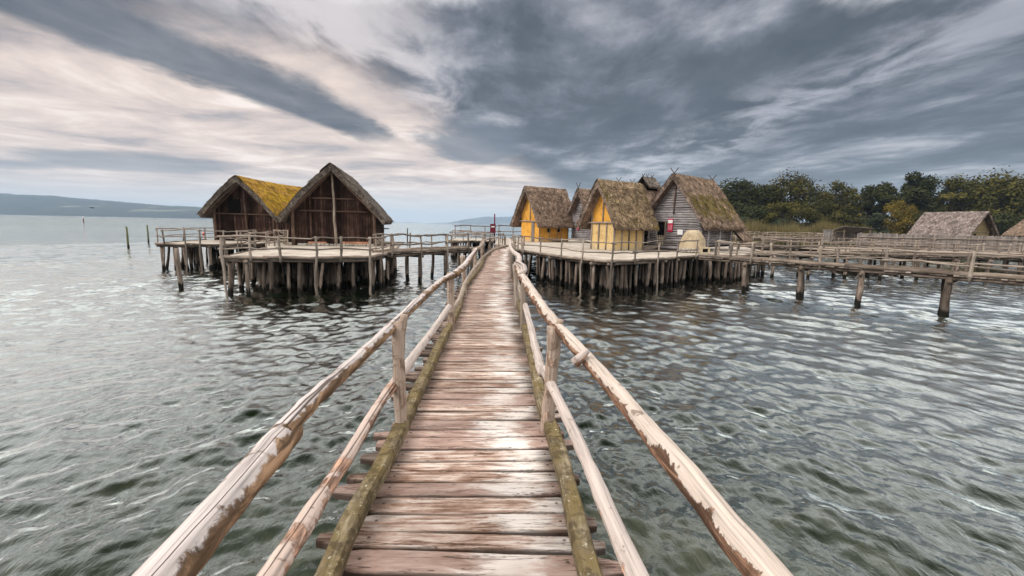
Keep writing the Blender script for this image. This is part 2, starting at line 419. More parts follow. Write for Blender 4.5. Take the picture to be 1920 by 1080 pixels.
def fn_deck(N, uv, ob, pos, rnd):
    a = N.noise(pos, .8, 7, .66, .4); f = N.noise(pos, 7.0, 6, .7)
    x, y, z = N.sep(pos)
    st = N.noise(N.xyz(N.m('MULTIPLY', x, .5), N.m('MULTIPLY', y, 4.0)), 1.2, 5, .6)
    s = N.m('ADD', N.m('ADD', N.m('MULTIPLY', a, .4), N.m('MULTIPLY', f, .25)), N.m('MULTIPLY', st, .35))
    return N.ramp(s, [(.39, (.20, .15, .11)), (.46, (.36, .30, .24)), (.53, (.47, .405, .34)), (.62, (.56, .50, .44))]), f, .4, .02
M_deck = mat('pale_clay_deck', fn_deck, .95, .1)
M_stone = mat('pale_stone', lambda N, uv, ob, pos, rnd: (tint(N, N.ramp(N.noise(pos, 9.0, 5), [(.3, (.28, .24, .2)), (.7, (.55, .5, .44))]), rnd, .7, 1.2), N.noise(pos, 20.0, 4), .4))
M_brick = mat('red_clay', lambda N, uv, ob, pos, rnd: (tint(N, N.ramp(N.noise(pos, 6.0, 5), [(.3, (.32, .14, .08)), (.7, (.52, .26, .16))]), rnd, .8, 1.2), N.noise(pos, 20.0, 4), .4))
def flat(name, c, rough=.7):
    return mat(name, lambda N, uv, ob, pos, rnd: (N.ramp(N.noise(pos, 6.0, 4), [(.3, tuple(v * .85 for v in c)), (.7, c)]), None), rough)
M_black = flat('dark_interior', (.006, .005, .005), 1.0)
M_red = flat('red_sign_paint', (.48, .022, .07)); M_white = flat('white_sign_paint', (.78, .76, .74))
M_darkred = flat('dark_red_box_paint', (.14, .02, .03)); M_orange = flat('orange_buoy_plastic', (.8, .14, .06), .4)
M_bird = flat('black_feathers', (.02, .02, .02))

def fn_leaf(c1, c2, c3):
    def fn(N, uv, ob, pos, rnd):
        a = N.noise(pos, .28, 4, .6); b = N.noise(pos, 2.2, 3, .6)
        s = N.m('ADD', N.m('MULTIPLY', a, .6), N.m('MULTIPLY', b, .4))
        return tint(N, N.ramp(s, [(.36, c1), (.5, c2), (.64, c3)]), rnd, .8, 1.2), None
    return fn
M_leaf_d = mat('dark_green_leaves', fn_leaf((.016, .020, .006), (.034, .038, .011), (.065, .064, .019)), .7)
M_leaf_m = mat('olive_green_leaves', fn_leaf((.022, .024, .006), (.060, .054, .013), (.12, .095, .024)), .7)
M_leaf_y = mat('autumn_yellow_leaves', fn_leaf((.05, .042, .008), (.12, .085, .015), (.19, .125, .02)), .7)
M_leaf_g = mat('grey_green_leaves', fn_leaf((.025, .034, .020), (.05, .06, .034), (.08, .09, .052)), .7)
M_reed = mat('brown_reeds', fn_leaf((.06, .05, .02), (.12, .095, .04), (.18, .14, .06)), .8)
M_trunk = woodish('bark_trunk', (.02, .016, .012), (.05, .04, .03), (.09, .075, .06))
M_soil = mat('shore_soil', lambda N, uv, ob, pos, rnd: (N.ramp(N.noise(pos, .2, 6), [(.35, (.05, .055, .025)), (.65, (.12, .11, .06))]), N.noise(pos, 1.5, 5), .5))
M_hill = mat('wooded_hillside', lambda N, uv, ob, pos, rnd: (N.mix(N.m('MULTIPLY', N.ss(N.noise(N.xyz(N.m('MULTIPLY', N.sep(pos)[0], .6), N.m('MULTIPLY', N.sep(pos)[1], .6), N.m('MULTIPLY', N.sep(pos)[2], 5.0)), .0035, 4), .55, .60), N.ss(N.sep(pos)[2], 100.0, 70.0)), N.ramp(N.noise(pos, .012, 6), [(.35, (.010, .017, .017)), (.65, (.026, .034, .03))]), (.12, .12, .09, 1)), None))

# ------------------------------------------------------------------ water
def make_water():
    f = math.radians(64)
    th = np.concatenate([np.arange(-f, f, .0034), np.linspace(f, 2 * math.pi - f, 60, endpoint=False)])
    r = [.25]
    while r[-1] < 11500:
        q = r[-1]
        r.append(q + (max(.05, q * .0065) if q < 220 else q * .06))
    r = np.array(r); nr, nt = len(r), len(th)
    RR, TT = np.meshgrid(r, th, indexing='ij')
    X = RR * np.sin(TT); Y = RR * np.cos(TT)
    sp = np.maximum(.05, RR * .0065)
    rg = np.random.RandomState(5); Z = np.zeros_like(X)
    n = 110
    calm = (1.0 - .50 / (1 + np.exp(-(X - 1.0) / 1.0)) * np.exp(-(RR / 15) ** 2)) * (1.0 - .28 * np.exp(-(RR / 8) ** 2))
    patch = .84 + .34 * np.sin(X * .21 + 1.3) * np.sin(Y * .17 + .4) + .20 * np.sin(X * .09 - Y * .13 + .6 * np.sin(X * .3))
    for i in range(n):
        lam = .17 * (11.0 ** rg.rand() ** 1.1)
        k = 2 * math.pi / lam
        grp = i % 2                                     # two wave trains crossing near the boardwalk
        an = math.radians((-46 if grp else 44) + rg.randn() * 27)
        wgt = 1 / (1 + np.exp((X if grp else -X) / 7.0)) * .62 + .38
        kx, ky = k * math.cos(an), k * math.sin(an)
        slope = .046 * (lam / 1.2) ** -.22
        amp = slope / k
        fade = np.clip((lam / sp - 2.2) / 2.0, 0, 1)
        ph = kx * X + ky * Y + rg.rand() * 6.28
        ph = ph + .5 * np.sin(X * .35 / lam ** .5 + i) + .5 * np.sin(Y * .3 / lam ** .5 + 2 * i)
        sn = np.sin(ph)
        w = (sn + .18 * (1 - np.abs(sn)) * 2 - .18)
        Z += amp * w * fade * wgt
    Z *= calm * patch
    co = np.stack([X, Y, Z], -1).reshape(-1, 3)
    i = np.arange(nr - 1)[:, None] * nt; j = np.arange(nt)[None, :]; j2 = (j + 1) % nt
    q = np.stack([i + j, i + nt + j, i + nt + j2, i + j2], -1).reshape(-1, 4)
    q = q[:, ::-1]
    me = bpy.data.meshes.new('water')
    me.vertices.add(len(co)); me.vertices.foreach_set('co', co.ravel())
    me.loops.add(q.size); me.loops.foreach_set('vertex_index', q.ravel())
    me.polygons.add(len(q)); me.polygons.foreach_set('loop_start', np.arange(0, q.size, 4)); me.polygons.foreach_set('loop_total', np.full(len(q), 4))
    me.polygons.foreach_set('use_smooth', np.ones(len(q), bool))
    me.update(calc_edges=True)
    nrm = me.polygons[10].normal.z
    if nrm < 0: me.flip_normals()
    def fn(N, uv, ob, pos, rnd):
        x, y, z = N.sep(pos)
        w1 = N.noise(N.xyz(N.m('MULTIPLY', x, 1.0), N.m('MULTIPLY', y, .55)), 6.5, 4, .6, .4)
        w2 = N.noise(N.xyz(x, N.m('MULTIPLY', y, .6)), 1.3, 3, .55, .3)
        dist = N.m('SQRT', N.m('ADD', N.m('MULTIPLY', x, x), N.m('MULTIPLY', y, y)))
        far = N.ss(dist, 6.0, 60.0); far2 = N.ss(dist, 30.0, 260.0)
        w3 = N.noise(N.xyz(x, N.m('MULTIPLY', y, .8)), .42, 5, .7, .3)
        h = N.m('MULTIPLY_ADD', w3, N.m('MULTIPLY', far2, .75), N.m('MULTIPLY', w1, N.m('SUBTRACT', .020, N.m('MULTIPLY', far, .006))))
        h = N.m('ADD', h, N.m('MULTIPLY', w2, N.m('MULTIPLY', far, .17)))
        # pale lake bed showing through the shallow water near the jetty
        bed = N.noise(N.xyz(x, N.m('MULTIPLY', y, .7)), .9, 7, .7, 1.2)
        bedc = N.ramp(bed, [(.36, (.02, .025, .018)), (.5, (.05, .058, .042)), (.64, (.11, .112, .08))])
        sh = N.m('ADD', dist, N.m('MULTIPLY', N.noise(pos, .35, 3), 5.0))
        c = N.mix(N.ss(sh, 12.0, 5.0), (.006, .010, .004, 1), bedc)
        return c, h, 1.0, 1.0
    m = mat('lake_water', fn, .04, .5)
    bs = [n_ for n_ in m.node_tree.nodes if n_.type == 'BSDF_PRINCIPLED'][0]
    bs.inputs['IOR'].default_value = 1.33; bs.inputs['Specular IOR Level'].default_value = 0.0
    N = NT.__new__(NT); N.t = m.node_tree
    nrm_s = bs.inputs['Normal'].links[0].from_socket
    gl = N.n('ShaderNodeBsdfGlossy'); gl.inputs['Roughness'].default_value = .03; gl.inputs['Color'].default_value = (.97, 1, .965, 1)
    N.t.links.new(nrm_s, gl.inputs['Normal'])
    fr = N.n('ShaderNodeFresnel'); fr.inputs['IOR'].default_value = 1.34; N.t.links.new(nrm_s, fr.inputs['Normal'])
    mx = N.n('ShaderNodeMixShader'); N.set(mx.inputs[0], N.m('MULTIPLY_ADD', fr.outputs[0], 4.3, -.12, clamp=True))
    N.t.links.new(bs.outputs[0], mx.inputs[1]); N.t.links.new(gl.outputs[0], mx.inputs[2])
    mo = [n_ for n_ in m.node_tree.nodes if n_.type == 'OUTPUT_MATERIAL'][0]; N.t.links.new(mx.outputs[0], mo.inputs[0])
    me.materials.append(m)
    o = link(bpy.data.objects.new('water', me)); tag(o, kind='structure')
make_water()

# ------------------------------------------------------------------ hills, shore
def hill(name, pts, D, depth, seed, rough):
    """pts: (px, py of the skyline); a ridge with a real slope towards the lake"""
    mb = MB(); P3 = [PD(px, py, D) for px, py in pts]
    n = 160
    def top(t):
        s = t * (len(P3) - 1); i = min(int(s), len(P3) - 2); return P3[i].lerp(P3[i + 1], s - i)
    def fn(u, v):
        p = top(u); h = max(0, p.z) * (math.sin(v * math.pi / 2) if v < .6 else math.sin(.6 * math.pi / 2) + (1 - math.sin(.6 * math.pi / 2)) * (v - .6) / .4)
        h += mn.fractal(Vector((p.x * .004 + seed, v * 4, 0)), .6, 2, 6) * rough * v
        return (p.x * (1 + (v - 1) * depth / D), D + (v - 1) * depth, h - 2 * (1 - v))
    mb.grid(fn, n, 14)
    o = mb.build(name, M_hill, None, True); tag(o, kind='structure')
hill('hills', [(-700, 345), (-300, 352), (0, 362), (100, 368), (200, 376), (290, 384), (370, 388), (460, 396), (560, 404), (640, 411)], 3400, 900, 1.0, 7)
hill('far_hills', [(690, 421), (840, 418), (865, 413), (890, 409), (905, 406), (930, 407), (960, 406), (1010, 410), (1060, 404), (1160, 402), (1300, 408)], 8200, 900, 4.0, 12)

def shore():
    mb = MB()
    def fn(u, v):
        x = 38 + u * 260; y0 = 112 + 10 * math.sin(u * 9) - u * 30
        y = y0 + v * v * 300
        return (x, y, -.6 + min(1, v * 6) * 1.3 + v * 6 + mn.noise(Vector((x * .1, y * .1, 0))) * .4)
    mb.grid(fn, 60, 24)
    tag(mb.build('shore', M_soil, None, True), kind='structure')
shore()

# ------------------------------------------------------------------ trees
def leaf_mesh(name, seed, hgt, wid, n, leaf, kind):
    rg = random.Random(seed); mb = MB()
    clumps = []
    nc = {'round': 26, 'willow': 34, 'open': 28, 'bush': 14, 'poplar': 20}[kind]
    for i in range(nc):
        a = rg.random() * 6.283; t = rg.random()
        zz = .22 + .72 * t if kind != 'bush' else .08 + .8 * t
        prof = math.sin(min(1, max(0, (zz - .05) / .95)) * math.pi) ** .55 if kind != 'bush' else math.sqrt(max(0, 1 - zz * zz))
        rad = wid * .5 * prof * math.sqrt(rg.random()) * .86
        sz = (.12 + .10 * rg.random()) * wid
        if kind == 'open': sz *= .72
        clumps.append((Vector((math.cos(a) * rad, math.sin(a) * rad, zz * hgt)), sz, rg.uniform(.6, .95)))
    per = n // nc
    for c, sz, fl in clumps:
        for k in range(per):
            d = Vector((rg.gauss(0, 1), rg.gauss(0, 1), rg.gauss(0, 1))).normalized()
            p = c + Vector((d.x, d.y, d.z * fl)) * sz * (rg.random() ** .38) * (1 + .3 * rg.random())
            if kind == 'willow': p.z -= rg.random() ** 2 * hgt * .10
            a = Vector((rg.gauss(0, 1), rg.gauss(0, 1), rg.gauss(0, .6))).normalized()
            b = a.cross(d + Vector((.01, .02, .3))).normalized()
            s = leaf * rg.uniform(.5, 1.25)
            i0 = len(mb.v)
            mb.v += [p - a * s, p + b * s * .55, p + a * s, p - b * s * .55]
            mb.face((i0, i0 + 1, i0 + 2, i0 + 3), [(0, 0), (1, 0), (1, 1), (0, 1)])
    trunk = MB()
    if kind != 'bush':
        h0 = hgt * .72
        trunk.tube(wob((0, 0, -.5), (rg.uniform(-.5, .5), 0, h0), 8, .5, seed), [.05 * wid * (1 - .75 * i / 8) for i in range(9)], 7, .1)
        for c, sz, fl in clumps[:14]:
            z0 = hgt * rg.uniform(.12, .4)
            trunk.tube(wob((0, 0, z0), c, 5, .6, rg.random() * 9), [.022 * wid * (1 - .75 * i / 5) for i in range(6)], 5, 0)
    else:
        for i in range(5):
            a = rg.random() * 6.28
            trunk.tube(wob((0, 0, -.4), (math.cos(a) * wid * .25, math.sin(a) * wid * .25, hgt * .6), 4, .2, i), [.10, .09, .07, .05, .03], 5)
    return mb, trunk
_tv = {}
def tree(px, ptop, D, wpx, kind, m, label, name='tree', seed=0, basez=.6, cat='tree', n=9000, leaf=.30):
    base = PD(px, 440, D); top = PD(px, ptop, D)
    hgt = top.z - basez; wid = wpx / FPX * D
    key = (kind, seed, n, leaf)
    if key not in _tv:
        mb, tr = leaf_mesh('crown', seed + 11, 14.0, 11.0 if kind != 'poplar' else 6.0, n, leaf, kind)
        _tv[key] = (mb, tr)
    mb, tr = _tv[key]
    w0 = 11.0 if kind != 'poplar' else 6.0
    t = thing(name, label, cat, (top.x, D, basez), R.random() * 6.28, 'trees and bushes along the shore')
    t.scale = (wid / w0, wid / w0, hgt / 14.0)
    if ('me', key, m.name) in _tv:
        a, b = _tv[('me', key, m.name)]
        link(bpy.data.objects.new('crown', a), t); link(bpy.data.objects.new('trunk', b), t)
    else:
        a = mb.build('crown', m, t); b = tr.build('trunk', M_trunk, t, True)
        _tv[('me', key, m.name)] = (a.data, b.data)
tree(1345, 352, 150, 80, 'round', M_leaf_d, 'dark round tree peeping out just behind the mossy roof of the big log house', seed=3)
tree(1378, 338, 146, 105, 'round', M_leaf_m, 'full olive crown rising directly over the mossy thatch of the log house', seed=5)
tree(1428, 343, 144, 84, 'round', M_leaf_d, 'dark crown between the broad dark tree and the tall willow', seed=3)
tree(1392, 335, 140, 110, 'round', M_leaf_d, 'broad dark green tree right beside the big log house roof, leftmost full crown', seed=1)
tree(1437, 346, 150, 66, 'open', M_leaf_g, 'small grey green tree in the gap between the broad dark tree and the tall willow', seed=2)
tree(1489, 324, 135, 92, 'willow', M_leaf_m, 'tall olive willow with a bright gap of sky through its lower crown', 'willow_tree', seed=4)
tree(1470, 372, 122, 66, 'open', M_leaf_m, 'thin olive tree standing in front of the tall willow', seed=2)
tree(1570, 338, 138, 86, 'round', M_leaf_m, 'full rounded olive tree above the little wooden hatch on the far jetty', seed=5)
tree(1545, 352, 150, 60, 'willow', M_leaf_d, 'dark tree filling the space left of the rounded olive tree', seed=4)
tree(1636, 345, 142, 50, 'open', M_leaf_d, 'slender loose crowned tree left of the tallest tree', seed=6)
tree(1705, 314, 132, 118, 'open', M_leaf_d, 'tallest dark tree with spreading top and bare forks below', seed=7, n=9000)
tree(1730, 330, 136, 76, 'round', M_leaf_d, 'dense dark tree joined to the right of the tallest tree', seed=3)
tree(1692, 374, 118, 54, 'willow', M_leaf_y, 'yellow autumn tree to the left of the long thatched roof', seed=8)
tree(1820, 330, 128, 110, 'round', M_leaf_m, 'wide olive tree behind the long thatched roof', seed=1)
tree(1795, 336, 138, 60, 'open', M_leaf_d, 'loose dark tree standing over the right end of the long thatched roof', seed=6)
tree(1885, 322, 130, 110, 'willow', M_leaf_m, 'big bronze green tree at the right edge of the picture', seed=4)
tree(1960, 318, 126, 130, 'round', M_leaf_m, 'large tree cut off by the right edge of the picture', seed=5)
tree(1860, 332, 155, 120, 'round', M_leaf_d, 'dark tree line top seen above the wide olive tree', seed=3)
tree(2040, 325, 130, 120, 'willow', M_leaf_d, 'dark tree beyond the right edge of the picture', seed=4)
tree(1610, 362, 150, 90, 'round', M_leaf_d, 'low dark tree in the hollow between the rounded and tallest trees', seed=1)
tree(1420, 372, 128, 70, 'bush', M_leaf_d, 'dark bush under the broad tree beside the log house', 'bush', seed=1, cat='bush', n=4500)
tree(1512, 378, 125, 74, 'bush', M_leaf_m, 'olive bush under the right side of the tall willow', 'bush', seed=2, cat='bush', n=4500)
tree(1590, 385, 122, 80, 'bush', M_leaf_m, 'wide olive bush behind the small shelter roof', 'bush', seed=1, cat='bush', n=4500)
tree(1642, 388, 120, 60, 'bush', M_leaf_g, 'pale grey green bush between shelter roof and yellow tree', 'bush', seed=3, cat='bush', n=4500)
tree(1552, 395, 120, 60, 'bush', M_leaf_m, 'low olive bush behind the wooden hatch', 'bush', seed=3, cat='bush', n=4500)
tree(1760, 385, 120, 100, 'bush', M_leaf_d, 'dark bush peeping over the ridge of the long thatched roof', 'bush', seed=2, cat='bush', n=4500)
tree(1880, 385, 116, 90, 'bush', M_leaf_d, 'dark bush between the long thatched roof and the cut off roof', 'bush', seed=1, cat='bush', n=4500)
tree(1940, 380, 116, 90, 'bush', M_leaf_d, 'dark bush behind the cut off roof at the right edge', 'bush', seed=3, cat='bush', n=4500)
tree(1375, 398, 125, 66, 'bush', M_leaf_g, 'grey green bush right against the eave of the log house', 'bush', seed=2, cat='bush', n=4500)
tree(1470, 400, 118, 60, 'bush', M_leaf_g, 'grey green bush at the foot of the tall willow', 'bush', seed=3, cat='bush', n=4500)

def grass_bed(name, x0, x1, y0, y1, h, n, m, label, cat, bz=.3):
    mb = MB(); rg = random.Random(3)
    for i in range(n):
        x = rg.uniform(x0, x1); y = rg.uniform(y0, y1) ; hh = h * rg.uniform(.55, 1.1) * (.8 + .4 * mn.noise(Vector((x * .2, y * .2, 0))))
        a = rg.random() * 3.14; w = .10 + .1 * rg.random(); dx, dy = math.cos(a) * w, math.sin(a) * w; l = rg.uniform(-.35, .35)
        i0 = len(mb.v)
        mb.v += [Vector((x - dx, y - dy, bz)), Vector((x + dx, y + dy, bz)), Vector((x + l, y + l * .4, bz + hh))]
        mb.face((i0, i0 + 1, i0 + 2), [(0, 0), (1, 0), (.5, 1)])
    o = mb.build(name, m); tag(o, label, cat, kind='stuff')
grass_bed('reed_bed', 50, 76, 98, 112, 6.0, 9000, M_reed, 'brownish reeds at the water edge beyond the log house', 'reeds', -.1)
grass_bed('shore_undergrowth', 74, 180, 96, 112, 2.6, 11000, M_leaf_m, 'low green undergrowth along the shore', 'undergrowth', -.1)

# ------------------------------------------------------------------ decks and jetties
def pile_part(parent, x, y, top, r, m=None, lean=None, seg=8, name='pile', bottom=-1.2, amp=.10):
    mb = MB(); lx, ly = lean if lean else (rr(-.18, .18), rr(-.12, .12))
    n = 6; sd = R.random() * 90; pts = []; rad = []
    for i in range(n + 1):
        t = i / n; z = top + (bottom - top) * t
        pts.append(Vector((x + lx * t * 1.6 + mn.noise(Vector((t * 2.2, sd, 0))) * .09, y + ly * t * 1.6 + mn.noise(Vector((t * 2.2, sd, 5))) * .09, z)))
        rad.append(r * (.86 + .22 * t) * (1 + .2 * mn.noise(Vector((t * 4, sd, 9)))))
    mb.tube(pts, rad, seg, amp, sd)
    return mb.build(name, m or M_pile, parent, True)

def in_poly(x, y, poly):
    c = False; n = len(poly)
    for i in range(n):
        a, b = poly[i], poly[(i + 1) % n]
        if (a[1] > y) != (b[1] > y) and x < (b[0] - a[0]) * (y - a[1]) / (b[1] - a[1]) + a[0]: c = not c
    return c
def seg_dist(x, y, a, b):
    a = Vector(a[:2]); b = Vector(b[:2]); p = Vector((x, y)); d = b - a; t = max(0, min(1, (p - a).dot(d) / d.length_squared)); return (p - a - d * t).length

def platform(name, label, poly, front, inner_n, spacing=.55, z=DK - .03, cat='platform', rad=(.06, .13)):
    """poly: corner points; front: indices (i, i+1) of the edges seen from the lake"""
    t = thing(name, label, cat, (poly[0][0], poly[0][1], 0)); o = Vector((poly[0][0], poly[0][1], 0))
    pl = [Vector((p[0], p[1], 0)) - o for p in poly]
    mb = MB(); n = len(pl)
    # top sheet
    b = len(mb.v)
    for p in pl: mb.v.append(Vector((p.x, p.y, z)))
    for p in pl: mb.v.append(Vector((p.x, p.y, z - .13)))
    mb.face(tuple(range(n)), [(p.x, p.y) for p in pl]); mb.face(tuple(range(2 * n - 1, n - 1, -1)), [(p.x, p.y) for p in reversed(pl)])
    for i in range(n):
        j = (i + 1) % n; mb.face((i, n + i, n + j, j), [(0, 0), (0, 1), (1, 1), (1, 0)])
    d = mb.build('deck_surface', M_deck, t)
    for i in front:
        a, c = pl[i], pl[(i + 1) % n]; L = (c - a).length; k = max(1, round(L / 2.8)); nrm = Vector(((c - a).y, -(c - a).x, 0)).normalized()
        for q in range(k):
            s0 = a.lerp(c, q / k) + nrm * .05; s1 = a.lerp(c, (q + 1) / k) + nrm * .05
            ex = (s1 - s0).normalized() * rr(.05, .25)
            e = MB(); e.tube(wob(s0 - ex + Vector((0, 0, z - .02)), s1 + ex + Vector((0, 0, z - .04)), 7, .05, R.random() * 50, .6), [rr(.07, .095) for _ in range(8)], 8, .12, R.random() * 9)
            e.build('edge_log', M_beam, t, True)
            e = MB(); e.tube(wob(s0 - ex - nrm * .12 + Vector((0, 0, z - .17)), s1 + ex - nrm * .12 + Vector((0, 0, z - .19)), 5, .05, R.random() * 50, .6), .075, 7, .1, R.random() * 9)
            e.build('under_log', M_pile, t, True)
        m_ = int(L / spacing)
        for q in range(m_):
            p = a.lerp(c, (q + rr(.15, .85)) / m_) - nrm * rr(.02, .35)
            pile_part(t, p.x, p.y, z - .12, rr(*rad))
            if q % 3 == 1:
                s = MB(); p2 = p + nrm * rr(.1, .28); p3 = p - nrm * .8
                s.tube([p2 + Vector((0, 0, z - .2)), p3 + Vector((0, 0, z - .2))], rr(.07, .1), 8, .1, q); s.build('joist_end', M_beam, t, True)
    cnt = 0; xs = [p.x for p in pl]; ys = [p.y for p in pl]; tries = 0
    while cnt < inner_n and tries < 9000:
        tries += 1
        x = rr(min(xs), max(xs)); y = rr(min(ys), min(max(ys), min(ys) + 12))
        if not in_poly(x, y, pl): continue
        dm = min(seg_dist(x, y, pl[i], pl[(i + 1) % n]) for i in front)
        if dm < 1.1 or dm > 7 or R.random() < dm / 9: continue
        pile_part(t, x, y, z - .14, rr(.08, .13), seg=6); cnt += 1
    return t

def xy(px, py, z=DK): p = P(px, py, z); return (p.x, p.y)
LEFT = [xy(417, 480.5), xy(498, 481), xy(591, 482), xy(697, 480), xy(733, 472.5), (-8.5, 33.5), (-10.0, 42), (-18.5, 43), (-18.2, 33.5), xy(500, 463.5)]
platform('front_left_platform', 'pale decked pile platform under the dark gabled hut nearest on the left', LEFT, [9, 0, 1, 2, 3, 4], 130)
REAR = [xy(298, 455.5), xy(357, 456.5), xy(420, 457), xy(475, 457), (-18.2, 36), (-18.7, 50), (-28.0, 50), (-25.5, 38)]
platform('rear_left_platform', 'dark edged pile platform under the hut with the yellow mossy roof', REAR, [0, 1, 2, 3, 7], 50)
RIGHT = [xy(977, 468.5), xy(1018, 474.5), xy(1051, 478.5), xy(1092, 484), xy(1122, 487.3), xy(1148, 488.3), xy(1189, 486.5), xy(1235, 483.5), xy(1276, 480), xy(1312, 478), xy(1372, 479), xy(1400, 477), xy(1440, 471),
         (23.8, 47), (20, 60), (-2.0, 60), (-1.6, 40), (-.6, 36.0)]
platform('right_platform', 'large curved pile platform carrying the yellow huts and the log house', RIGHT, [0, 1, 2, 3, 4, 5, 6, 7, 8, 9, 10, 11, 16, 17], 190, .52)
BACK = [xy(843, 450.5), xy(885, 451), xy(925, 451.5), (-2.05, 48), (-2.05, 56), (-7, 56)]
platform('back_platform', 'small distant pile platform beyond the end of the boardwalk', BACK, [0, 1, 2, 5], 18, .6)

def rail_run(t, o, pts, z, h, low, rail_r, m, post_r=.045, post_down=None, post_mat=None, wamp=.09, over=.15):
    """posts at pts (world), rails between; everything is a child of t whose origin is o"""
    post_down = post_down or {}
    pts = [Vector((p[0], p[1], 0)) for p in pts]
    hs = []
    for i, p in enumerate(pts):
        hh = h * rr(.94, 1.05); hs.append(hh)
        bot = -1.0 if i in post_down else z - .25
        mb = MB(); q = p - o; lx, ly = rr(-.05, .05), rr(-.05, .05)
        mb.tube(wob((q.x + lx * 2, q.y + ly, bot), (q.x, q.y, z + hh + rr(.02, .12)), 5, .05 if i not in post_down else .14, R.random() * 60), [post_r * rr(.85, 1.15) for _ in range(6)], 7, .1, i)
        mb.build('post', post_mat or m, t, True)
    i = 0
    for lvl, nm in ((1.0, 'hand_rail'),) + tuple((l, 'lower_rail') for l in low):
        i = 0
        while i < len(pts) - 1:
            j = min(len(pts) - 1, i + R.choice((1, 2, 2, 3)))
            ps = []
            for k in range(i, j + 1):
                off = Vector((rr(-.03, .03), rr(-.03, .03), z + hs[k] * lvl + rr(-.05, .05)))
                ps.append(pts[k] - o + off)
            d0 = (ps[0] - ps[1]).normalized() * over; d1 = (ps[-1] - ps[-2]).normalized() * over
            ps[0] = ps[0] + d0; ps[-1] = ps[-1] + d1
            full = []
            for k in range(len(ps) - 1):
                w = wob(ps[k], ps[k + 1], 5, wamp, R.random() * 60, .9); full += w if k == len(ps) - 2 else w[:-1]
            n = len(full); r0_ = rail_r * rr(.85, 1.15)
            mb = MB(); mb.tube(full, [r0_ * (1.1 - .35 * q / n) for q in range(n)], 7, .12, R.random() * 9)
            mb.build(nm, m, t, True); i = j
def railing(name, label, pts, z=DK, h=.92, low=(.5,), rail_r=.035, m=None, **kw):
    o = Vector((pts[0][0], pts[0][1], 0))
    t = thing(name, label, 'railing', o); rail_run(t, o, pts, z, h, low, rail_r, m or M_pole, **kw); return t
def jetty(name, label, a, b, width, z, piles, m=M_beam, plank_w=.22, side=1, nplanks=None, pile_r=.14, plank_mat=None):
    """straight plank jetty from a to b (near edge), planks are parts"""
    a = Vector((a[0], a[1], 0)); b = Vector((b[0], b[1], 0)); d = (b - a); L = d.length; d.normalize(); nn = Vector((-d.y, d.x, 0)) * side
    t = thing(name, label, 'jetty', a)
    n = nplanks or int(L / plank_w); w = L / n
    for i in range(n):
        mb = MB(); c = d * (w * (i + .5)) + nn * (width / 2 + rr(-.05, .05)) + Vector((0, 0, z - .03 + rr(-.008, .008)))
        mb.box(c, d * (w / 2 - .008), nn * (width / 2 + rr(0, .08)), .03, .006); mb.build('plank', plank_mat or M_pole, t)
    k = max(1, round(L / 4.2))
    for e, oo in ((0.02, 0), (width - .02, 1)):
        for q in range(k):
            s0 = d * (L * q / k - .1) + nn * e; s1 = d * (L * (q + 1) / k + .12) + nn * e
            mb = MB(); mb.tube(wob(s0 + Vector((0, 0, z + .05)), s1 + Vector((0, 0, z + .05)), 8, .06, R.random() * 60, .6), [rr(.075, .10) for _ in range(9)], 8, .14, q, nf=3); mb.build('kerb_log', m, t, True)
            mb = MB(); mb.tube(wob(s0 + nn * (.12 if oo == 0 else -.12) + Vector((0, 0, z - .17)), s1 + nn * (.12 if oo == 0 else -.12) + Vector((0, 0, z - .17)), 6, .05, R.random() * 60, .6), .085, 7, .1); mb.build('bearer', M_pile, t, True)
    for s in piles:
        for e in (.10, width - .10):
            p = d * s + nn * e - d * (.30 if e > .5 and name == 'side_jetty' else 0)
            pile_part(t, p.x, p.y, z - .1, pile_r * rr(.9, 1.1), lean=(0, 0) if name == 'side_jetty' else (rr(-.05, .05), rr(-.05, .05)), seg=9)
        mb = MB(); mb.tube([d * s + nn * -.15 + Vector((0, 0, z - .30)), d * s + nn * (width + .15) + Vector((0, 0, z - .30))], .09, 7, .1, s); mb.build('cross_beam', M_pile, t, True)
    return t

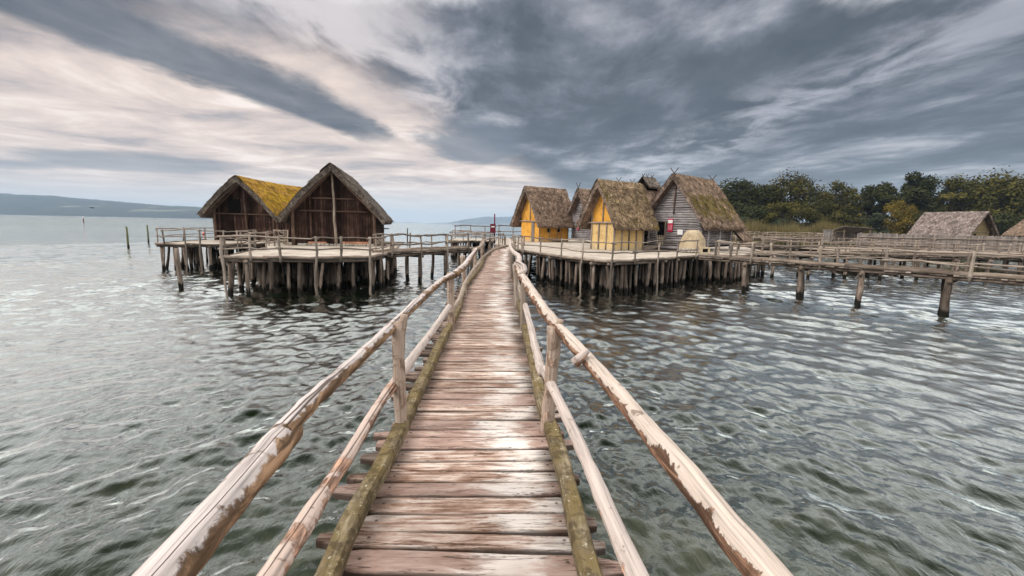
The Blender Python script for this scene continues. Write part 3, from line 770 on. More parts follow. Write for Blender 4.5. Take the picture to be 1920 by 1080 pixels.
# ------------------------------------------------------------------ houses
def hut(name, label, cx, cy, rd, w, L, floor, rh, roof_half, ridge, eave, of, ob_, thick, roofm, style, wallm, sag=0.0, curve=.10, tufts=1800, sticks=0, cap=True, eave_l=None, postm=None, tuftlen=.16, corem=None):
    """cx,cy: middle of the front gable at deck level. rd: direction (x,y) in which the ridge runs away. heights in world z."""
    rz = math.atan2(-rd[0], rd[1])
    t = thing(name, label, 'hut', (cx, cy, floor), rz)
    RZ = ridge - floor; EZ = eave - floor; EL = (eave_l if eave_l is not None else eave) - floor
    y0, y1 = -of, L + ob_
    Lr = y1 - y0
    def prof(side, q, s):
        """outer skin. side -1/1, q 0 ridge..1 eave, s 0..1 along"""
        ez = EL if side < 0 else EZ
        x = side * roof_half * q
        z = RZ + (ez - RZ) * q + curve * math.sin(q * math.pi) * (RZ - ez) * .35
        z -= sag * math.sin(s * math.pi) * (1 - q * .6)
        return x, z
    mb = MB(); rim = MB(); NU, NV = 22, 16
    for side in (-1, 1):
        def outer(s, q):
            x, z = prof(side, q, s); y = y0 + Lr * s
            e = Vector((x * 1.7 + side * 9, y * 1.7, z * 1.7 + len(name)))
            nz = mn.fractal(e, .7, 2, 4) * .07
            rag = mn.noise(Vector((y * 5, side * 3.1, 2.2))) * .05 if q > .97 else 0
            rg2 = mn.noise(Vector((q * 22, side * 5.1 + s, 2.2))) * .05 if (s < .02 or s > .98) else 0
            return (x + side * nz * .7, y + rg2, z + nz * .7 + rag)
        def inner(s, q):
            x, z = prof(side, q, s); y = y0 + Lr * s
            k = thick
            return (x - side * k * .55, y + (.05 if s < .02 else 0), z - k * .95)
        sl = math.hypot(roof_half, RZ - (EL if side < 0 else EZ))
        uvf = lambda a, b: (y0 + Lr * a + side * 20, sl * b)
        mb.grid(outer, NU, NV, uvf, flip=(side < 0)); rim.grid(inner, NU, NV, uvf, flip=(side > 0))
        # rims
        rim.grid(lambda a, b: Vector(outer(a, 1)).lerp(Vector(inner(a, 1)), b), NU, 2, lambda a, b: (Lr * a, b * thick), flip=(side < 0))
        for s in (0, 1):
            rim.grid(lambda a, b: Vector(outer(s, a)).lerp(Vector(inner(s, a)), b), NV, 2, lambda a, b: (a * sl * 3, b * thick), flip=((side < 0) == (s == 1)))
        # straw tufts
        for i in range(tufts):
            s = R.random(); q = R.random() ** .9
            edge = R.random()
            if edge < .10: q = 1.0
            elif edge < .16: s = 0.0 if R.random() < .7 else 1.0
            p = Vector(outer(s, q)); p2 = Vector(outer(s, min(1, q + .02))); p1 = Vector(outer(s, max(0, q - .02)))
            dn = (p2 - p1).normalized(); nm_ = Vector((-dn.z * side, 0, dn.x * side)); nm_ = nm_ if nm_.z > 0 else -nm_
            l = tuftlen * rr(.5, 1.5) * (1.5 if q == 1.0 else 1); wv = Vector((0, 1, 0)) * rr(.02, .05)
            tip = p + dn * l + nm_ * rr(.01, .07) + Vector((0, rr(-.07, .07), 0))
            base = p - nm_ * .02
            i0 = len(mb.v); mb.v += [base - wv, base + wv, tip]
            u = rr(0, 40); mb.face((i0, i0 + 1, i0 + 2), [(u, sl * q), (u + .1, sl * q), (u + .05, sl * q + l)])
    roof = mb.build('thatched_roof', roofm, t, False)
    rim.build('thatch_underside', M_th_dark if roofm in (M_th_dark, M_th_yellow) else M_th_rim, roof, False)
    if cap:
        cb = MB(); qq = .20
        def capf(s, v):
            q = abs(v * 2 - 1) * qq; side = -1 if v < .5 else 1
            x, z = prof(side, q, s); y = y0 - .03 + (Lr + .06) * s
            nz = mn.fractal(Vector((x * 2, y * 2.3, z + 7)), .7, 2, 3) * .06
            lift = .09 if q < qq * .98 else .015
            return (x + side * (lift * .5 if q > .02 else 0), y, z + lift * .8 + nz * .6)
        cb.grid(capf, NU, 12, lambda a, b: (Lr * a, abs(b * 2 - 1) * 1.2))
        cb.build('ridge_cap', roofm, roof, False)
    # roof underside height at local x for gable walls
    def under(x, side=None):
        sd_ = 1 if x >= 0 else -1; ez = EL if sd_ < 0 else EZ
        q = abs(x) / roof_half
        return RZ + (ez - RZ) * q + curve * math.sin(q * math.pi) * (RZ - ez) * .35 - thick * 1.15 - .02
    wl = under(-w); wr_ = under(w); wh = min(wl, wr_)
    inset = .06 if style != 'plaster' else 0
    # core walls
    cw = MB(); ww = w - inset; ap = under(0)
    n2 = 8; xs = [-ww + 2 * ww * i / n2 for i in range(n2 + 1)]
    for yy, fl in ((inset, False), (L - inset, True)):
        b0 = len(cw.v)
        for x_ in xs: cw.v += [Vector((x_, yy, -.02)), Vector((x_, yy, under(x_)))]
        for i in range(n2):
            q = [b0 + 2 * i, b0 + 2 * i + 2, b0 + 2 * i + 3, b0 + 2 * i + 1]
            if fl: q.reverse()
            cw.face(tuple(q), [(0, 0), (1, 0), (1, 1), (0, 1)])
    for sx in (-1, 1):
        b0 = len(cw.v); x_ = sx * ww
        cw.v += [Vector((x_, inset, -.02)), Vector((x_, L - inset, -.02)), Vector((x_, L - inset, under(x_))), Vector((x_, inset, under(x_)))]
        cw.face((b0, b0 + 1, b0 + 2, b0 + 3) if sx > 0 else (b0 + 3, b0 + 2, b0 + 1, b0), [(0, 0), (1, 0), (1, 1), (0, 1)])
    cw.build('wall', corem or (wallm if style == 'plaster' else M_black), t)
    if style == 'boards':
        x_ = -w
        while x_ < w - .04:
            bw = rr(.15, .26); bw = min(bw, w - x_); top = min(under(x_ + .02), under(x_ + bw - .02)) - rr(0, .06)
            b = MB(); b.box((x_ + bw / 2, rr(-.02, .01), top / 2), bw / 2 - .012, .025, top / 2, .004); b.build('board', wallm, t); x_ += bw
        for sx in (-1, 1):
            y_ = .05
            while y_ < L - .05:
                bw = rr(.18, .30); top = under(sx * w)
                b = MB(); b.box((sx * (w + .01), y_ + bw / 2, top / 2), .025, bw / 2 - .012, top / 2, .004); b.build('board', wallm, t); y_ += bw
    if style == 'logs':
        z_ = .09; k = 0
        while z_ < ap - .25:
            # widest x where the log still fits under the roof
            xa = -w; 
            while under(xa) < z_ + .09 and xa < -.05: xa += .04
            xb = w
            while under(xb) < z_ + .09 and xb > .05: xb -= .04
            ex = .22 if z_ < wh - .05 else 0
            r_ = rr(.085, .105)
            b = MB(); b.tube(wob((xa - ex * rr(.6, 1), 0, z_), (xb + ex * rr(.6, 1), 0, z_), 6, .03, R.random() * 50), [r_] * 7, 8, .08, k); b.build('log', wallm, t, True)
            if z_ < wh - .05:
                for sx in (-1, 1):
                    b = MB(); b.tube(wob((sx * w, -ex * rr(.6, 1), z_ + .09), (sx * w, L + ex, z_ + .09), 6, .03, R.random() * 50), [r_] * 7, 8, .08, k); b.build('log', wallm, t, True)
            z_ += .19; k += 1
    if style == 'plaster' and postm:
        for x_ in (-w, -w * .33, w * .33, w):
            top = under(x_) if abs(x_) > w * .9 else 2.0
            b = MB(); b.tube(wob((x_, -.01, 0), (x_, -.02, top), 5, .03, R.random() * 40), .075, 7, .1); b.build('wall_post', postm, t, True)
        for k in range(5):
            y_ = L * k / 4
            b = MB(); b.tube(wob((w + .01, y_, 0), (w + .02, y_, under(w)), 5, .03, R.random() * 40), .075, 7, .1); b.build('wall_post', postm, t, True)
    # rafter poles under the front of the roof
    rm = postm or M_darkframe
    for sx in (-1, 1):
        for yy in (-of + .22, -.12):
            a = Vector((0, yy, under(0) - .02)); e = Vector((sx * (roof_half - .12), yy, under(sx * (roof_half - .12)) - .02))
            b = MB(); b.tube(wob(a, e, 5, .03, R.random() * 40), .055, 6, .1); b.build('rafter', rm, t, True)
        for q in (.3, .62, .92):
            x_ = sx * roof_half * q
            b = MB(); b.tube([(x_, -of + .05, under(x_) + .02), (x_, .4, under(x_) + .02)], .05, 6, .1); b.build('purlin_end', rm, t, True)
    for k in range(sticks):
        y_ = y0 + .25 + (Lr - .5) * k / max(1, sticks - 1)
        zr = prof(1, 0, (y_ - y0) / Lr)[1]
        for sx in (-1, 1):
            b = MB(); b.tube([(-sx * .22, y_ + sx * .04, zr - .12), (sx * .26, y_ + sx * .04, zr + .42)], [.035, .028], 6); b.build('ridge_stick', M_twig, t)
    return t, under, rz

# left, near: dark boarded gable
t, un, rz = hut('gabled_hut', 'tall dark boarded hut with brown thatch and pale centre post, front left platform',
    -12.85, 33.0, (-.20, .98), 2.80, 8.0, DK, 0, 3.62, 7.50, 3.70, .95, .7, .34, M_th_dark, 'boards', M_darkboard, curve=.16, postm=M_darkframe)
b = MB(); b.tube(wob((.12, -.32, 0), (-.02, -.32, un(0) - .05), 9, .09, 3), [.10, .10, .09, .09, .085, .08, .08, .075, .07, .07], 8, .12); b.build('centre_post', M_palepole, t, True)
for z_, hw in ((2.42, 2.35), (3.32, 1.45)):
    b = MB(); b.tube(wob((-hw, -.09, z_), (hw, -.09, z_), 7, .03, z_), .055, 6, .1); b.build('cross_rail', M_darkframe, t, True)
for sx in (-1, 1):
    b = MB(); b.tube(wob((sx * 2.78, -.12, 0), (sx * 2.78, -.12, un(2.78)), 5, .03, sx), .12, 8, .1); b.build('corner_post', M_darkframe, t, True)
for k in range(18):
    b = MB(); b.box((-2.3 + k * .30 if k < 9 else -2.3 + k * .29, -.30, .06), .12, .10, .06, .02); b.build('base_stone', M_stone, t)
for k in range(6):
    b = MB(); b.box((.55 + k * .36, -.12, .17), .175, .07, .10, .01); b.build('clay_block', M_brick, t)
for k in range(3):
    b = MB(); b.box((-1.6 + k * .42, -.12, .15), .2, .07, .09, .01); b.build('clay_block', M_brick, t)

# left, behind: yellow mossy roof
t, un, rz = hut('mossy_hut', 'dark boarded hut with yellow mossy thatch, behind the tall dark hut',
    -21.8, 37.3, (0, 1), 2.35, 10.0, DK, 0, 3.18, 6.92, 3.68, .95, .8, .34, M_th_yellow, 'boards', M_darkboard, sag=.10, curve=.22, eave_l=3.95, tufts=2400, postm=M_darkframe)
b = MB(); b.tube(wob((.25, -.12, 0), (.05, -.12, un(0)), 7, .04, 4), .08, 8, .1); b.build('centre_post', M_darkframe, t, True)
b = MB(); b.tube(wob((-2.3, -.12, 2.15), (2.35, -.12, 2.1), 7, .03, 4), .06, 6, .1); b.build('cross_rail', M_darkframe, t, True)
for sx in (-1, 1):
    b = MB(); b.tube(wob((sx * 2.4, -.1, 0), (sx * 2.4, -.1, un(2.4)), 5, .03, sx), .12, 8, .1); b.build('corner_post', M_darkframe, t, True)
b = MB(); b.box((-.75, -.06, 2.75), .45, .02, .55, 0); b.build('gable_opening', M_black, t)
# rear roofs have a plain straw edge
for o_ in list(bpy.data.objects):
    pass

# low link building between the two left huts
t = thing('slatted_screen', 'low dark slatted wall filling the gap between the two dark huts', 'screen', (-17.4, 36.5, DK))
for k in range(13):
    b = MB(); b.box((-1.4 + k * .24, 0, .95), .10, .03, .95 + rr(-.06, .06), .01); b.build('slat', M_darkboard, t)
b = MB(); b.tube(wob((-1.6, -.08, 1.7), (1.8, -.08, 1.75), 5, .03, 2), .06, 7, .1); b.build('top_pole', M_darkframe, t, True)

# yellow hut, left one of the right-hand group
rd = (.8, .6)
t, un, rz = hut('yellow_hut', 'small orange yellow plastered hut with two little square windows, nearest the boardwalk end',
    1.75 + .05, 49.45, rd, 1.5, 4.3, DK, 0, 2.42, 7.62, 3.62, .85, .7, .30, M_th_brown, 'plaster', M_yel, curve=.12, tufts=3200)
for nm, x_, w_, z0, z1, m_ in (('door', .55, .22, .02, 2.05, M_stake),):
    b = MB()
    b.box((x_, -.04, (z0 + z1) / 2), w_, .03, (z1 - z0) / 2); d_ = b.build(nm, m_, t)
b = MB(); b.tube(wob((-1.75, -.09, 2.18), (1.6, -.09, 2.12), 5, .03, 4), .07, 7, .1); b.build('cross_rail', M_palepole, t, True)
b = MB(); b.tube(wob((.05, -.05, 2.2), (0, -.05, un(0)), 5, .03, 4), .06, 7, .1); b.build('gable_post', M_pole, t, True)
for y_ in (.08, 1.45, 2.6, 3.2, 4.2):
    b = MB(); b.tube(wob((1.51, y_, 0), (1.51, y_, 1.75), 5, .02, y_), .045, 7, .1); b.build('wall_post', M_pole, t, True)
for y_ in (1.35, 2.75):
    b = MB(); b.box((1.515, y_, 1.22), .03, .17, .17); wd = b.build('window', M_black, t)
    b = MB()
    for a_, c_, e_, f_ in ((y_ - .19, 1.22, .02, .19), (y_ + .19, 1.22, .02, .19), (y_, 1.02, .19, .02), (y_, 1.42, .19, .02)): b.box((1.535, a_, c_), .03, e_, f_)
    b.build('window_frame', M_pole, wd)
b = MB(); b.box((1.75, 2.6, .14), .16, .9, .02); b.box((1.75, 1.9, .06), .1, .05, .06); b.box((1.75, 3.3, .06), .1, .05, .06); o_ = b.build('bench', M_palepole, t)

# yellow hut in front
t, un, rz = hut('ochre_hut', 'pale ochre plastered hut with vertical dark posts and shaggy thatch, closest to the platform edge',
    6.85, 35.05, (.82, .57), 1.18, 3.25, DK, 0, 2.05, 7.02, 3.62, .85, .75, .30, M_th_tan, 'plaster', M_yel2, curve=.12, tufts=4200, postm=M_pole)
b = MB(); b.tube(wob((-1.75, -.10, 2.02), (1.4, -.10, 2.06), 5, .03, 4), .075, 7, .1); b.build('cross_rail', M_palepole, t, True)
b = MB(); b.tube(wob((0, -.05, 2.0), (0, -.05, un(0)), 5, .03, 4), .07, 7, .1); b.build('gable_post', M_pole, t, True)
gp = MB(); xs = [-1.12 + 2.24 * i / 8 for i in range(9)]
b0 = 0
for x_ in xs: gp.v += [Vector((x_, -.012, 2.03)), Vector((x_, -.012, max(2.035, un(x_) - .01)))]
for i in range(8): gp.face((2 * i, 2 * i + 2, 2 * i + 3, 2 * i + 1), [(0, 0), (1, 0), (1, 1), (0, 1)])
gp.build('gable_panel', M_yel, t)

# log hut between the yellow ones
t, un, rz = hut('small_log_hut', 'narrow grey log hut with a red notice, squeezed between the two yellow huts',
    7.35, 49.2, (.86, .51), 1.45, 4.5, 2.15, 0, 2.2, 7.45, 3.75, .8, .6, .26, M_th_brown, 'logs', M_log, curve=.08, tufts=1200, sticks=0, eave_l=4.2)
for sx in (-1, 1):
    b = MB(); b.tube([(-sx * .2, -.7 + sx * .05, 5.15), (sx * .28, -.7 + sx * .05, 5.95)], .035, 6); b.build('ridge_stick', M_twig, t)
b = MB(); b.box((-.35, -.21, 1.5), .2, .02, .48); s_ = b.build('red_notice', M_red, t)
b = MB(); b.box((-.35, -.236, 1.78), .15, .004, .12); b.build('notice_panel', M_white, s_)
b = MB(); b.box((.55, -.20, 1.45), .2, .02, .2); b.build('white_notice', M_white, t)
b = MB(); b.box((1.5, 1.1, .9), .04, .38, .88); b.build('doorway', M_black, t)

# hut with the smoke gable
t, un, rz = hut('smoke_gable_hut', 'brown thatched hut with a raised smoke gable and crossed sticks, behind the ochre hut',
    9.55, 41.0, (.80, .60), 1.9, 4.6, DK, 0, 2.6, 7.45, 3.7, .8, .7, .30, M_th_brown, 'logs', M_darklog, curve=.10, tufts=1800, sticks=4)
yc = 3.6; zc = 5.75
b = MB()
for side in (-1, 1):
    b.grid(lambda s, q: (side * .85 * q, yc - .95 + 1.9 * s, zc + .62 - .95 * q + .04 * mn.noise(Vector((s * 9, q * 9, 1)))), 6, 6, lambda a, c: (a, c))
    b.grid(lambda s, q: (side * .80 * q, yc - .93 + 1.86 * s, zc + .48 - .95 * q), 6, 6, lambda a, c: (a, c))
    b.grid(lambda s, q: (side * (.85 - .05 * q), yc - .95 + 1.9 * s, zc - .33 - .14 * q), 6, 1, lambda a, c: (a, c))
sg = b.build('smoke_gable', M_th_dark, t)
b = MB()
for sx in (-1, 1):
    for yy in (-.7, .7): b.tube([(sx * .45, yc + yy, zc - .9), (sx * .45, yc + yy, zc + .05)], .05, 6)
b.build('gable_leg', M_twig, sg)
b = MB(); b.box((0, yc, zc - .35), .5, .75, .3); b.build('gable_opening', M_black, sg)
b = MB()
for yy in (-.8, -.2, .5):
    for sx in (-1, 1): b.tube([(-sx * .12, yc + yy, zc + .5), (sx * .16, yc + yy + .03, zc + .86)], .03, 5)
b.build('ridge_stick', M_twig, sg)

# big log house
rd = (.745, .667)
t, un, rz = hut('log_house', 'big grey log house with steep mossy thatch and a red banner by its door',
    12.95, 37.0, rd, 2.15, 5.6, 2.15, 0, 3.05, 7.86, 3.75, .75, .8, .30, M_th_moss, 'logs', M_log, curve=.05, tufts=4200, cap=False, eave_l=4.05)
for yy in (-.55, 6.0):
    for sx in (-1, 1):
        b = MB(); b.tube([(-sx * .15, yy + sx * .04, 5.55), (sx * .32, yy + sx * .04, 6.12)], .035, 6); b.build('ridge_stick', M_twig, t)
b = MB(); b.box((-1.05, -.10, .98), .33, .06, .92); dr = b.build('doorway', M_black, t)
for x_ in (-1.43, -.66):
    b = MB(); b.box((x_, -.15, .98), .06, .07, .98); b.build('door_post', M_palepole if x_ > -1 else M_log, t)
b = MB()
for k in range(4): b.box((-1.28 + k * .155, -.2, .42), .03, .015, .42)
for z_ in (.22, .6): b.box((-1.05, -.185, z_), .31, .012, .035)
b.build('door_gate', M_cut, t)
b = MB(); b.tube(wob((-.05, -.14, 2.55), (0, -.14, un(0) - .1), 5, .03, 2), .06, 7, .1); b.build('gable_pole', M_darkframe, t, True)
b = MB(); b.box((-.25, -.17, 1.66), .22, .015, .52); bn = b.build('red_banner', M_red, t)
b = MB(); b.box((-.25, -.19, 1.95), .2, .004, .13); b.build('banner_panel', M_white, bn)
b = MB()
for k in range(5):
    for q in range(3): b.box((-.36 + q * .11 + rr(-.02, .02), -.19, 1.66 - k * .085), .035, .003, .012)
b.build('banner_lettering', M_white, bn)
b = MB(); b.box((.62, -.15, 1.13), .22, .015, .2); b.build('white_notice', M_white, t)
for k in range(4):
    b = MB(); b.tube(wob((-1.2, -.5 - k * .17, -.1), (2.2, -.5 - k * .17, -.12), 5, .03, k), .085, 7, .1); b.build('step_log', M_log, t, True)
# lean-to at the back right and porch post
b = MB()
b.grid(lambda s, q: (2.4 + 1.15 * q, 4.7 + 2.3 * s, 1.75 - 1.2 * q + .05 * mn.noise(Vector((s * 6, q * 6, 3)))), 8, 8, lambda a, c: (a * 2, c))
b.grid(lambda s, q: (2.4 + 1.1 * q, 4.7 + 2.3 * s, 1.55 - 1.2 * q), 8, 8, lambda a, c: (a * 2, c), flip=True)
b.grid(lambda s, q: (3.55 - .05 * q, 4.7 + 2.3 * s, .55 - .2 * q), 8, 1, lambda a, c: (a * 2, c))
b.build('lean_to_roof', M_th_brown, t)
for y_ in (.3, 2.2, 4.2, 6.0):
    b = MB(); b.tube(wob((2.75, y_, -.25), (2.75, y_, 1.55), 4, .03, y_), .08, 7, .1); b.build('porch_post', M_log, t, True)

# clay oven, with rings of stones
ov = P(1306, 474)
t = thing('clay_oven', 'domed clay oven with stones round its foot, in front of the log house', 'oven', (ov.x, ov.y + .85, DK))
b = MB()
def dome(u, v):
    a = u * 2 * math.pi; q = v * math.pi / 2
    r_ = .95 * math.cos(q) ** .7; z_ = 1.62 * math.sin(q) ** .95
    n_ = mn.fractal(Vector((math.cos(a) * 1.5, math.sin(a) * 1.5, z_ * 1.5)), .7, 2, 4) * .09
    return (math.cos(a) * (r_ + n_), math.sin(a) * (r_ + n_), z_ + n_ * .3)
b.grid(dome, 28, 14); b.build('dome', M_oven, t, True)
for k in range(26):
    a = k / 26 * 2 * math.pi
    for lv in range(2):
        b = MB(); c_ = Vector((math.cos(a + lv * .1) * (1.0 - lv * .05), math.sin(a + lv * .1) * (1.0 - lv * .05), .08 + lv * .15))
        b.tube([c_ - Vector((-math.sin(a), math.cos(a), 0)) * .1, c_ + Vector((-math.sin(a), math.cos(a), 0)) * .1], rr(.07, .10), 6, .25, k); b.build('stone', M_stone, t, True)
b = MB(); b.box((.45, -1.05, .22), .34, .2, .22, .02); b.build('firebox', M_oven, t)
b = MB(); b.box((.45, -1.255, .2), .18, .01, .12); b.build('oven_mouth', M_black, t)

# entrance ramp in front of the log house door
e0 = Vector((11.3, 37.0, 0)); 
t = thing('door_ramp', 'low pale board ramp leading up to the log house door', 'ramp', (10.9, 36.6, DK), math.atan2(-.745, .667))
for k in range(7):
    b = MB(); b.box((-.55 + k * .18, -.1, .16), Vector((.08, 0, 0)), Vector((0, .85, .13)), .025, .004); b.build('board', M_palepole, t)

# ------------------------------------------------------------------ far huts, palisade, shelter (on the right)
far = PD(1775, 440, 66)
t, un, rz = hut('long_hut', 'long low grey thatched hut behind the palisade on the shore',
    63.6, 62.8, (-.26, .97), 2.05, 6.4, 1.9, 0, 2.95, 6.72, 3.35, .8, .6, .22, M_th_far, 'plaster', M_far_wall, curve=.04, tufts=1500, cap=False)
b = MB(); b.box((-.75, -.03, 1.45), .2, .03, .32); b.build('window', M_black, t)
b = MB(); b.tube([(-1.9, -.05, 2.0), (1.9, -.05, 2.0)], .05, 6); b.build('cross_rail', M_pole, t)
t, un, rz = hut('cut_off_hut', 'brown thatched hut with pink plaster cut off by the right edge of the picture',
    79.0, 66.0, (.35, .93), 2.2, 6.0, 1.9, 0, 3.6, 7.2, 3.5, .8, .6, .25, M_th_brown, 'plaster', M_pink_wall, curve=.05, tufts=600, cap=False)

# shelter roof and wooden hatch on the far jetty
sp = PD(1597, 434, 74)
t = thing('shelter', 'small open shelter with a sagging board roof on the far jetty', 'shelter', (sp.x, 74, 0))
for k in range(14):
    x_ = -2.1 + k * .34
    b = MB(); b.box((x_, 0, 4.05 - .05 * (k / 3) + rr(-.02, .02)), Vector((.165, 0, -.01)), Vector((0, 1.3, -.35)), .03, .01); b.build('roof_board', M_stake, t)
for x_ in (-1.9, 2.2):
    for y_ in (-1, 1): b = MB(); b.tube([(x_, y_, -1), (x_, y_, 3.9)], .09, 6); b.build('post', M_pile, t)
b = MB(); b.box((0.1, 1.0, 2.8), 2.2, .05, .7); b.build('back_wall', M_darklog, t)
b = MB(); b.box((0.1, 0, 1.85), 2.4, 1.4, .06); b.build('floor', M_pole, t)
hp = PD(1551, 446, 62)
t = thing('wooden_hatch', 'upright grey board hatch standing on the jetty left of the shelter', 'hatch', (hp.x, 62, DK))
for k in range(5):
    b = MB(); b.box((-.44 + k * .22, 0, 1.05), .10, .03, .8, .01); b.build('board', M_stake, t)
b = MB(); b.box((0, -.05, 1.9), .75, .05, .05); b.box((-.55, -.05, .9), .05, .05, .95); b.box((.55, -.05, .9), .05, .05, .95); b.build('frame', M_stake, t)

pf = Vector((38.0, 50.5, 0)); pe = Vector((70.0, 50.5, 0))
t = thing('palisade', 'long grey palisade of upright stakes in front of the long hut', 'palisade', pf)
x_ = .0; k = 0
while x_ < 24:
    w_ = rr(.09, .13); h_ = 1.62 + rr(-.07, .07) - x_ * .004
    b = MB(); b.tube([(x_, rr(-.03, .03), DK - .2), (x_ + rr(-.02, .02), 0, DK + h_)], [w_, w_ * .92], 6, .08, k); b.build('stake', M_stake, t); x_ += w_ * 1.75; k += 1
for z_ in (.35, 1.2):
    b = MB(); b.tube(wob((0, -.16, DK + z_), (24, -.16, DK + z_), 20, .05, z_), .05, 6); b.build('cross_rail', M_pole, t, True)

# ------------------------------------------------------------------ right-hand jetties
A0 = P(1312, 477, DK + .12); A1 = P(1500, 489, DK + .12); A2 = P(1920, 519.5, DK + .12)
dA = (A2 - A0).normalized(); A3 = A0 + dA * ((A2 - A0).length + 6)
def on_line(px, a, b, z):
    """distance along a->b (on the plan) at picture column px"""
    lo, hi = 0.0, 1.4
    for _ in range(50):
        m = (lo + hi) / 2; p = a.lerp(b, m); v = Vector((p.x, p.y, z)) - Vector((0, 0, CAM_H))
        x = 960 + FPX * v.dot(RT) / v.dot(FW)
        if x < px: lo = m
        else: hi = m
    return lo * (b - a).length
LA = (A3 - A0).length
jetty('side_jetty', 'long narrow plank jetty running off the right platform to the right edge, nearest one', A0, A3, 1.15, DK,
      [on_line(px, A0, A3, 1.0) for px in (1395, 1500, 1612, 1777)] + [LA - 3.5], plank_w=.2, pile_r=.125)
posts = [on_line(px, A0, A3, 2.3) for px in (1342, 1372, 1410, 1444, 1538, 1661, 1824)]
pp = [A0 + dA * s for s in posts] + [A3]
railing('side_jetty_railing', 'thick pole railing on the near edge of the long side jetty', [(p.x, p.y) for p in pp], DK, .95, (.42,), .037, M_pole, post_r=.068, wamp=.13)
nA = Vector((-dA.y, dA.x, 0))
pp2 = [A0 + dA * s + nA * 1.15 for s in [on_line(px, A0, A3, 2.3) for px in (1330, 1365, 1395, 1465, 1555, 1700, 1806)]] + [A3 + nA * 1.15]
railing('side_jetty_back_railing', 'pole railing on the far edge of the long side jetty', [(p.x, p.y) for p in pp2], DK, .95, (.5,), .038, M_pole, post_r=.06, wamp=.13)

B0 = P(1430, 472, DK + .1); B1 = P(1920, 481, DK + .1); B1 = B0 + (B1 - B0) * 1.2
dB = (B1 - B0).normalized(); LB = (B1 - B0).length; nB = Vector((-dB.y, dB.x, 0))
jetty('middle_jetty', 'second jetty, running right across the picture behind the side jetty', B0, B1, 1.4, DK, [k * 2.9 + 1.0 for k in range(int(LB / 2.9))], plank_w=.24, pile_r=.13, plank_mat=M_palepole)
pts = [B0 + dB * s for s in np.arange(0, LB, 1.9)]
railing('middle_jetty_railing', 'slim pole railing along the near edge of the middle jetty', [(p.x, p.y) for p in pts], DK, .95, (.5,), .03, M_pole, post_r=.045)
pts = [B0 + dB * (s + .8) + nB * 1.4 for s in np.arange(0, LB - 1, 2.3)]
railing('middle_jetty_back_railing', 'slim pole railing along the far edge of the middle jetty', [(p.x, p.y) for p in pts], DK, .95, (.45,), .03, M_palepole, post_r=.05)
# broad landing in front of the palisade
C0 = Vector((30.5, 41.0, 0)); C1 = Vector((60, 43.5, 0))
jetty('broad_landing', 'broad plank landing between the middle jetty and the palisade', C0, C1, 9.0, DK - .05, [k * 3.2 + 1 for k in range(9)], plank_w=.22, plank_mat=M_palepole, pile_r=.12)
pts = [C0 + (C1 - C0) * (k / 14) + Vector((0, .3, 0)) for k in range(15)]
railing('landing_railing', 'pole railing with a few yellow posts on the broad landing', [(p.x, p.y) for p in pts], DK, .95, (.5,), .03, M_palepole, post_r=.055)
# slim jetty from the platform back to the shore
D0 = Vector((22.6, 46.5, 0)); D1 = Vector((46, 50.0, 0))
jetty('third_jetty', 'third narrow jetty behind the middle jetty, running back towards the palisade', D0, D1, 1.3, DK, [k * 3.0 + 1 for k in range(7)], plank_w=.26, pile_r=.12)
pts = [D0.lerp(D1, k / 12) for k in range(13)]
railing('third_jetty_railing', 'crooked pole railing along the near edge of the third jetty', [(p.x, p.y) for p in pts], DK, .98, (.5,), .028, M_palepole, post_r=.04, wamp=.14)
pts = [D0.lerp(D1, k / 12) + Vector((-.2, 1.3, 0)) for k in range(13)]
railing('third_jetty_back_railing', 'crooked pole railing along the far edge of the third jetty', [(p.x, p.y) for p in pts], DK, .98, (.5,), .028, M_pole, post_r=.04, wamp=.14)
# shore jetty far away
E0 = Vector((34, 76.0, 0)); E1 = Vector((66, 74.5, 0))
jetty('shore_jetty', 'farthest jetty, a thin line with railings in front of the trees', E0, E1, 1.5, 2.2, [k * 4 + 1 for k in range(8)], plank_w=.4, pile_r=.12)
for off, lb in ((0, 'near'), (1.5, 'far')):
    pts = [E0.lerp(E1, k / 22) + Vector((0, off, 0)) for k in range(23)]
    railing('shore_jetty_railing', 'pale pole railing on the %s edge of the farthest jetty' % lb, [(p.x, p.y) for p in pts], 2.2, 1.0, (.66, .33), .045, M_palepole, post_r=.05)

# ------------------------------------------------------------------ left cross jetty and its railings
F0 = P(731, 472, DK + .08); F1 = P(788, 467, DK + .08); F2 = P(843, 465.8, DK + .08); F3 = P(905, 463.0, DK + .08)
jetty('cross_jetty', 'narrow jetty linking the front left platform to the boardwalk end', F0, F3, 1.35, DK, [on_line(px, F0, F3, 1.0) for px in (790, 838)] + [(F3 - F0).length - 1.2], plank_w=.24, pile_r=.12, plank_mat=M_palepole)
LF = (F3 - F0).length; dF = (F3 - F0).normalized(); nF = Vector((-dF.y, dF.x, 0))
pts = [F0 + dF * (on_line(px, F0, F3, 2.2)) - nF * .08 for px in (735, 786, 837, 876)] + [F3]
railing('cross_jetty_railing', 'thin crooked pole railing on the near edge of the cross jetty', [(p.x, p.y) for p in pts], DK, 1.0, (.48,), .045, M_pole, post_down={1, 2, 3}, wamp=.16, post_r=.055)
pts = [F0 + dF * s + nF * 1.35 for s in (0.2, 1.4, 3.0, 5.0, 6.4, LF)]
railing('cross_jetty_back_railing', 'thin crooked pole railing on the far edge of the cross jetty', [(p.x, p.y) for p in pts], DK, .95, (.48,), .04, M_pole, wamp=.16)

